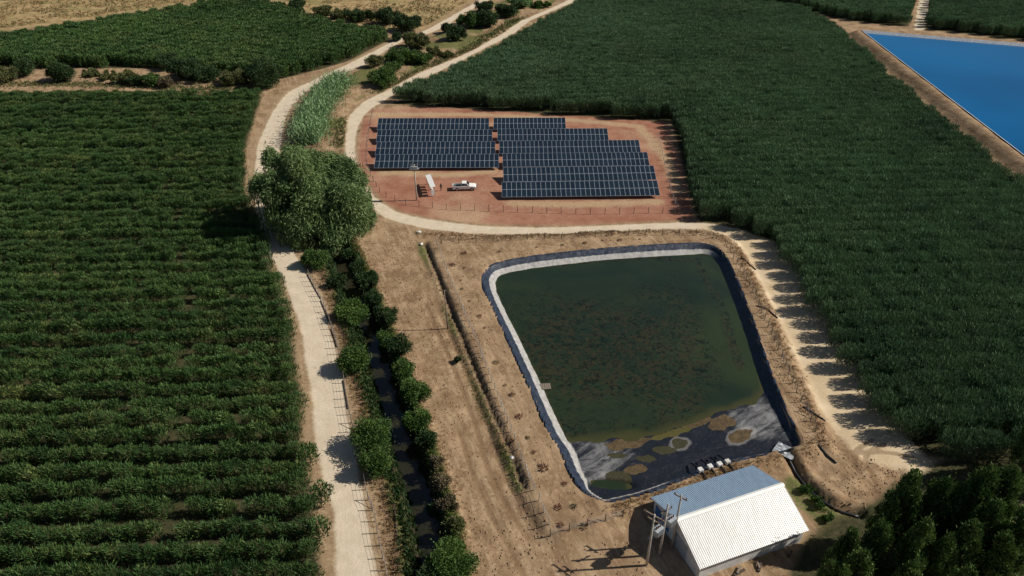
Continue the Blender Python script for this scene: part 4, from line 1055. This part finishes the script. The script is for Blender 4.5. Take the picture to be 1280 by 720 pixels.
# ------------------------------------------------------------------ poles
def pole(px, py, h, label, lean=(0, 0), arms=((.25, 2.0, .0),), r=.13, group=None, mat='palewood', rz=0.0, brackets=()):
    x, y = G(px, py); t = empty('power_pole', (x, y, zt(x, y) - .05), rz, label, 'pole', group)
    b = MB(); b.tube([(0, 0, -.4), (lean[0] * .5, lean[1] * .5, h * .5), (lean[0], lean[1], h)], [r * 1.25, r, r * .75], 8); b.build('shaft', M[mat], t, True)
    for dz, ln, a in arms:
        f = (h - dz) / h
        b = MB(); b.box((lean[0] * f, lean[1] * f + .16, h - dz), (ln, .11, .13), a); am = b.build('crossarm', M['wood'], t)
        for k in (-1, 0, 1):
            b = MB(); q = (lean[0] * f + k * ln * .42 * math.cos(a), lean[1] * f + .16 + k * ln * .42 * math.sin(a))
            b.tube([(q[0], q[1], h - dz + .05), (q[0], q[1], h - dz + .16), (q[0], q[1], h - dz + .3)], [.03, .07, .05], 6); b.build('insulator', M['porcelain'], am)
    for z in brackets:
        b = MB(); b.box((0, -.25, z), (.12, .6, .1)); b.build('bracket', M['steel'], t)
    return t, x, y
pole(808, 707, 8.6, 'leftmost of the three pale power poles beside the shed, with crossarm', arms=((.35, 2.4, R(-38)), (1.1, 1.4, R(-38))), group='power poles beside the shed')
pole(824, 694, 8.6, 'middle of the three pale power poles beside the shed', arms=((1.2, 1.6, R(30)),), group='power poles beside the shed')
pole(840, 682, 8.6, 'rightmost of the three pale power poles, close against the shed gable', arms=((.5, 1.6, R(-38)),), group='power poles beside the shed')
def transformer(c, z, lab, rz):
    x, y = c
    t = empty('transformer', (x, y, z), rz, lab, 'transformer', 'transformers on the poles beside the shed')
    b = MB(); b.box((0, 0, .5), (1.15, .7, .9)); bd = b.build('tank', M['grey'], t, bevel=.04)
    for k in range(7):
        for s in (-1, 1):
            b = MB(); b.box((-.45 + k * .15, s * .42, .5), (.03, .14, .7)); b.build('cooling_fin', M['grey'], bd)
    for k in (-1, 0, 1):
        b = MB(); b.tube([(k * .3, 0, .95), (k * .3, 0, 1.1), (k * .3, 0, 1.35)], [.07, .09, .04], 8); b.build('bushing', M['porcelain'], t, True)
    b = MB(); b.box((0, 0, .02), (2.4, .16, .1)); b.box((0, .25, .02), (2.4, .1, .1)); b.build('support_beam', M['steel'], t)
p1 = G(808, 707); p2 = G(824, 694); p3 = G(840, 682)
da = math.atan2(p2[1] - p1[1], p2[0] - p1[0]); db = math.atan2(p3[1] - p2[1], p3[0] - p2[0])
transformer((p1 + p2) / 2, 4.6, 'grey transformer slung between the left and middle shed poles', da)
transformer((p2 + p3) / 2, 4.6, 'grey transformer slung between the middle and right shed poles', db)
pole(560, 411, 7.6, 'lone pole with short crossarm beside the fence ditch left of the pond', lean=(-.25, 0), arms=((.12, 1.6, 0),), r=.1, mat='wood')
t, x, y = pole(521, 250, 8.4, 'tall pole with equipment platform in front of the left solar rows', lean=(0, 0), arms=((.15, 2.2, 0), (1.2, 1.8, 0)), r=.14)
b = MB(); b.box((0, -.1, 7.5), (2.0, .9, .1)); b.build('platform', M['steel'], t)
b = MB(); b.box((-.4, -.15, 7.8), (.6, .5, .5)); b.box((.45, -.15, 7.75), (.5, .4, .4)); b.build('switch_box', M['grey'], t)
# fallen pole on the canal verge
a0 = G(493, 632); a1 = G(497.5, 681); o = empty('fallen_pole', (a1[0], a1[1], zt(*a1)), 0, 'dark thin pole lying on the verge between road and canal', 'pole')
b = MB(); b.tube([(0, 0, .08), ((a0 - a1)[0] * .5, (a0 - a1)[1] * .5, .16 + .5 * (zt(*a0) - zt(*a1))), ((a0 - a1)[0], (a0 - a1)[1], .14 + zt(*a0) - zt(*a1))], [.12, .1, .08], 8); b.build('shaft', M['darkwood'], o, True)

# ------------------------------------------------------------------ fences
post_short = MB().tube([(0, 0, -.3), (0, 0, .75), (0, 0, 1.5)], [.065, .06, .055], 6).mesh('post')
def fence(line, step, h, label, mat='wood', zoff=0.0, wires=4, brace=6, wr=.012):
    q = resample(line, step); z = zts(q)
    o = empty('wire_fence', (q[0][0], q[0][1], float(z[0])), 0, label, 'fence')
    for i in range(len(q)):
        p = link('post', post_cache(mat), o); jx, jy = rng.normal(0, .05, 2)
        p.location = (q[i][0] - q[0][0], q[i][1] - q[0][1], z[i] - z[0]); p.scale = (1, 1, h / 1.5 * rng.uniform(.93, 1.06)); p.rotation_euler = (rng.normal(0, .035), rng.normal(0, .035), 0)
        if brace and i % brace == brace - 1 and i + 1 < len(q):
            dv = (q[i + 1] - q[i]) / step
            b = MB(); b.tube([(q[i][0] - q[0][0], q[i][1] - q[0][1], z[i] - z[0] + h * .85), (q[i][0] - q[0][0] + dv[0] * 1.5, q[i][1] - q[0][1] + dv[1] * 1.5, z[i] - z[0] + .02)], .045, 5); b.build('brace', M[mat], o)
    for k in range(wires):
        zz = h * (.22 + .74 * k / max(wires - 1, 1))
        b = MB(); b.tube([(a[0] - q[0][0], a[1] - q[0][1], c - z[0] + zz) for a, c in zip(q, z)], wr, 3); b.build('wire', M['wire'], o)
    return o
_pc = {}
def post_cache(mat):
    if mat not in _pc:
        me = post_short.copy(); me.materials.clear(); me.materials.append(M[mat]); _pc[mat] = me
    return _pc[mat]
fence(GL([(546, 305), (560, 344), (575, 380), (590, 415), (605, 452), (616, 481), (628, 511), (641, 545), (656, 585), (671, 621), (687, 655)], ZP), 1.75, 1.4, 'wire fence with pale posts along the ditch left of the pond', 'palewood', brace=7)
fence(GL([(552, 305), (600, 302.5), (650, 300), (700, 298), (780, 294.5), (860, 293), (890, 297), (906, 307)], ZP), 3.4, 1.4, 'wire fence with dark posts between the pond and the pale track above', 'darkwood', brace=9)
fence(GL([(908, 309), (922, 330), (938, 362), (952, 392), (967, 425), (980, 455), (993, 486), (1006, 513), (1019, 540)], ZP), 2.0, 1.5, 'wire fence with grey posts along the right rim of the pond', 'wood', brace=6)
fence(GL([(688, 672), (700, 670), (724, 664), (750, 657), (778, 649)]), 2.4, 1.2, 'short broken fence left of the shed at the pond corner', 'darkwood', brace=3)
fence(GL([(386, 346), (405, 383), (415, 412), (421, 428), (430, 474), (434, 502), (440, 530), (452, 580), (459, 622), (467, 640), (471, 662), (475, 682), (480, 702), (486, 730)]), 1.75, 1.6, 'roadside fence of thin posts along the right edge of the main road', 'wood', brace=8)
fence(GL([(466, 141), (462, 160), (459, 180), (458, 203), (463, 220), (476, 243), (500, 255), (560, 262), (640, 265), (740, 268), (846, 266)]), 3.0, 1.5, 'thin wire fence along the left and near side of the solar yard', 'darkwood', brace=0, wires=3)
fence(GL([(822, 172), (830, 205), (838, 240), (846, 264)]), 3.0, 1.6, 'thin fence with pale posts on the right side of the solar yard', 'palewood', brace=0)
# low timber kerb beside the road, in lengths
for i, seg in enumerate([[(384, 343), (393, 360), (401, 374)], [(401, 376), (406, 388), (411, 402)], [(414, 412), (418, 424), (421, 434)], [(429, 476), (432, 494), (435, 512)]]):
    q = resample(GL(seg), .8); z = zts(q)
    b = MB(); b.tube([(a[0] - q[0][0], a[1] - q[0][1], c - z[0] + .1) for a, c in zip(q, z)], .09, 6)
    o = b.build('log_edge', M['darkwood'], None, True); o.location = (q[0][0], q[0][1], float(z[0]))
    tag(o, f'dark log edging on the right of the main road, {ordn[i]} from the willow', 'log', 'log edging along the road')

# overflow pipes on the right bank, trench pipe
for i, seg in enumerate([[(925, 325), (934, 328), (945, 336)], [(946, 386), (958, 389), (972, 398)], [(1003, 512), (1016, 520), (1031, 528)], [(1022, 558), (1032, 567), (1046, 578)]]):
    q = resample(GL(seg, .4), .4); z = zts(q)
    b = MB(); b.tube([(a[0] - q[0][0], a[1] - q[0][1], c - z[0] + .12) for a, c in zip(q, z)], .12, 8)
    o = b.build('drain_pipe', M['black'], None, True); o.location = (q[0][0], q[0][1], float(z[0]))
    tag(o, f'black drain pipe down the outer right bank of the pond, {ordn[i]} from the top', 'pipe', 'drain pipes on the outer bank')
q = resample(trench, .5); z = zts(q)
b = MB(); b.tube([(a[0] - q[0][0], a[1] - q[0][1], c - z[0] + .15) for a, c in zip(q, z)], .2, 8)
o = b.build('trench_pipe', M['black'], None, True); o.location = (q[0][0], q[0][1], float(z[0])); tag(o, 'thick black pipe lying in the trench right of the shed', 'pipe')
# crumpled plastic at the head of the trench
n_ = 9; g0 = G(981, 566); vs = []; 
for j in range(n_):
    for i in range(n_):
        vs.append((i * .42 - 1.7, j * .32 - 1.3, .35 + .25 * rng.random()))
me = mesh_np('plastic_sheet', np.array(vs), np.array([(j * n_ + i, j * n_ + i + 1, (j + 1) * n_ + i + 1, (j + 1) * n_ + i) for j in range(n_ - 1) for i in range(n_ - 1)]))
o = link('plastic_sheet', me, None, M['liner'] if False else M['grey']); o.location = (g0[0], g0[1], zt(*g0)); o.rotation_euler = (0, 0, -.7); o.scale = (.8, .8, .8)
md = o.modifiers.new('thick', 'SOLIDIFY'); md.thickness = .02
tag(o, 'crumpled grey plastic sheet at the head of the trench near the shed', 'plastic')
# small raft of reeds by the left rim
x, y = G(682, 484, -.4); t = empty('float_raft', (x, y, -.38), .1, 'small pale floating platform at the left edge of the green water', 'raft')
for k in range(5):
    b = MB(); b.box((-.6 + k * .3, 0, .1), (.26, 1.3, .16)); b.build('plank', M['wood'], t, bevel=.02)
b = MB(); b.tube([(-.7, -.4, 0), (.7, -.4, 0)], .09, 6); b.tube([(-.7, .4, 0), (.7, .4, 0)], .09, 6); b.build('float', M['darkwood'], t)
# white rubble at the ditch head and scraps
bmk = bmesh.new(); bmesh.ops.create_icosphere(bmk, subdivisions=1, radius=.4)
for v in bmk.verts: v.co *= rng.uniform(.7, 1.15); v.co.z *= .7
rock = bpy.data.meshes.new('rock'); bmk.to_mesh(rock); bmk.free(); rock.materials.append(M['wallwhite'])
for i, (px, py, s, lab) in enumerate([(524, 291, 1.3, 'white rubble lump beside the pale track above the ditch'), (527, 306, 1.1, 'white stone at the head of the fence ditch'), (640, 576, 1.0, 'pale stone lying in the ditch near the fence corner'), (394, 633, .6, 'small white scrap at the field edge by the road'), (1272, 56, 2.2, 'white block on the far bank of the blue reservoir'), (337, 247, 1.0, 'pale stone in the willow shade on the road')]):
    x, y = G(px, py); o = link('rock', rock, None); o.location = (x, y, zt(x, y) + .12 * s); o.scale = (s, s * .8, s); o.rotation_euler = (0, 0, i); tag(o, lab, 'rock', 'pale stones')

# ------------------------------------------------------------------ inverter shelter, pickup, person
x, y = G(542, 246); t = empty('inverter_shelter', (x, y, 0), R(15), 'white-roofed inverter shelter beside the tall pole in the solar yard', 'shelter')
LS = 6.6
for yy in (.3, LS / 2, LS - .3):
    for xx in (-.42, .38):
        b = MB(); b.box((xx, yy, 1.05 + .12 * (xx > 0)), (.1, .1, 2.3)); b.build('post', M['steel'], t)
b = MB(); b.box((0, LS / 2, 2.32), (1.15, LS, .07), M=Matrix.Rotation(R(-8), 4, 'Y')); b.build('roof', M['white'], t)
for k in range(4):
    b = MB(); b.box((-.1, .9 + k * 1.4, 1.25), (.3, .9, .75)); iv = b.build('inverter', M['white'], t, bevel=.03)
    b = MB(); b.box((.09, .9 + k * 1.4, 1.35), (.02, .4, .2)); b.build('display', M['black'], iv)
b = MB(); b.box((-.1, .16, .95), (.7, .08, 1.3)); b.build('end_panel', M['white'], t)

x, y = G(580.5, 238); pk = empty('pickup_truck', (x, y + .6, .02), R(3), 'white double-cab pickup truck parked on the red yard', 'pickup')
b = MB(); b.prism([(-.72, .42), (-.72, 1.1), (.98, 1.1), (1.5, 1.06), (2.3, .98), (2.58, .84), (2.62, .42)], -.92, .92); b.build('body', M['white'], pk, bevel=.05)
b = MB(); b.box((-1.66, .88, .75), (1.86, .08, .68)); b.box((-1.66, -.88, .75), (1.86, .08, .68)); b.box((-2.56, 0, .75), (.08, 1.7, .68)); b.box((-1.64, 0, .52), (1.8, 1.7, .1)); bed = b.build('bed', M['white'], pk)
b = MB(); b.box((-1.64, 0, .6), (1.74, 1.64, .05)); b.build('bed_liner', M['black'], bed)
lo = [(-.70, 1.1), (1.12, 1.1)]; b = MB()
vs = [(-.70, -.86, 1.1), (1.12, -.86, 1.1), (1.12, .86, 1.1), (-.70, .86, 1.1), (-.55, -.68, 1.76), (.42, -.68, 1.76), (.42, .68, 1.76), (-.55, .68, 1.76)]
b.add(vs, [(3, 2, 1, 0), (4, 5, 6, 7), (0, 1, 5, 4), (1, 2, 6, 5), (2, 3, 7, 6), (3, 0, 4, 7)]); cab = b.build('cab', M['white'], pk, bevel=.05)
def quad_on(a, c, d, e, nm, off, parent):
    q = [Vector(v) + Vector(off) for v in (a, c, d, e)]; q2 = [v - Vector(off) * .8 for v in q]
    MB().add(q + q2, [(0, 1, 2, 3), (7, 6, 5, 4), (0, 4, 5, 1), (1, 5, 6, 2), (2, 6, 7, 3), (3, 7, 4, 0)]).build(nm, M['glass'], parent)
quad_on((1.06, -.74, 1.16), (1.06, .74, 1.16), (.48, .62, 1.72), (.48, -.62, 1.72), 'windscreen', (.02, 0, .015), cab)
quad_on((-.685, -.72, 1.18), (-.685, .72, 1.18), (-.57, .6, 1.7), (-.57, -.6, 1.7), 'rear_window', (-.02, 0, .01), cab)
for s in (-1, 1):
    quad_on((.22, s * .845, 1.15), (.92, s * .845, 1.15), (.45, s * .715, 1.66), (.22, s * .715, 1.66), 'side_window', (0, s * .02, .01), cab)
    quad_on((-.58, s * .845, 1.15), (.14, s * .845, 1.15), (.14, s * .715, 1.66), (-.5, s * .715, 1.66), 'side_window', (0, s * .02, .01), cab)
    b = MB(); b.box((.98, s * 1.0, 1.2), (.1, .2, .16)); b.build('mirror', M['black'], pk, bevel=.02)
    b = MB(); b.box((2.56, s * .68, .78), (.1, .34, .16)); b.build('headlight', M['lamp'], pk)
    b = MB(); b.box((-2.6, s * .86, .85), (.06, .12, .3)); b.build('tail_light', M['red'], pk)
    for wxx in (-1.62, 1.62):
        b = MB(); b.tube([(wxx, s * .72, .38), (wxx, s * .96, .38)], .38, 18); ty = b.build('wheel', M['tyre'], pk, bevel=.03)
        b = MB(); b.tube([(wxx, s * .9, .38), (wxx, s * .975, .38)], .22, 12); b.build('rim', M['steel'], ty)
b = MB(); b.box((2.62, 0, .52), (.12, 1.75, .2)); b.build('bumper', M['black'], pk, bevel=.02)
b = MB(); b.box((-2.66, 0, .5), (.1, 1.7, .16)); b.build('bumper', M['steel'], pk, bevel=.02)

def person(px, py, rz, label):
    x, y = G(px, py)
    J = {'pel': (0, 0, .95, .15), 'sp': (0, 0, 1.15, .14), 'ch': (0, 0, 1.35, .165), 'nk': (0, .01, 1.5, .06), 'hd': (0, .02, 1.6, .09), 'hd2': (0, .02, 1.7, .085)}
    E_ = [('pel', 'sp'), ('sp', 'ch'), ('ch', 'nk'), ('nk', 'hd'), ('hd', 'hd2')]
    for s, n in ((-1, 'l'), (1, 'r')):
        J.update({n + 'hip': (s * .1, 0, .9, .095), n + 'kn': (s * .12, .03, .5, .065), n + 'an': (s * .13, 0, .09, .045), n + 'to': (s * .15, .16, .04, .04),
                  n + 'sh': (s * .18, 0, 1.42, .065), n + 'el': (s * .26, -.02, 1.14, .045), n + 'wr': (s * .27, .08, .9, .03), n + 'pa': (s * .27, .11, .83, .03)})
        E_ += [('pel', n + 'hip'), (n + 'hip', n + 'kn'), (n + 'kn', n + 'an'), (n + 'an', n + 'to'), ('ch', n + 'sh'), (n + 'sh', n + 'el'), (n + 'el', n + 'wr'), (n + 'wr', n + 'pa')]
        for k in range(4):
            J[f'{n}f{k}'] = (s * .275, .09 + k * .02, .76 - .01 * (k in (1, 2)), .009); J[f'{n}g{k}'] = (s * .262, .1 + k * .02, .725, .008); E_ += [(n + 'pa', f'{n}f{k}'), (f'{n}f{k}', f'{n}g{k}')]
        J[n + 't'] = (s * .255, .15, .8, .009); E_.append((n + 'pa', n + 't'))
    ks = list(J); me = bpy.data.meshes.new('person'); me.from_pydata([J[k][:3] for k in ks], [(ks.index(a), ks.index(c)) for a, c in E_], [])
    o = link('person', me, None, M['cloth_dark']); o.location = (x, y, .02); o.rotation_euler = (0, 0, rz)
    md = o.modifiers.new('skin', 'SKIN')
    for i, k in enumerate(ks):
        v = me.skin_vertices[0].data[i]; v.radius = (J[k][3], J[k][3]); v.use_root = (k == 'pel')
    md2 = o.modifiers.new('sub', 'SUBSURF'); md2.levels = 1; md2.render_levels = 1
    b = MB(); b.tube([(0, .0, 1.64), (0, -.005, 1.74), (0, 0, 1.81)], [.108, .112, .05], 10); b.build('hair', M['black'], o, True)
    tag(o, label, 'person'); return o
person(551.5, 238.5, R(200), 'person in dark clothes standing beside the inverter shelter')
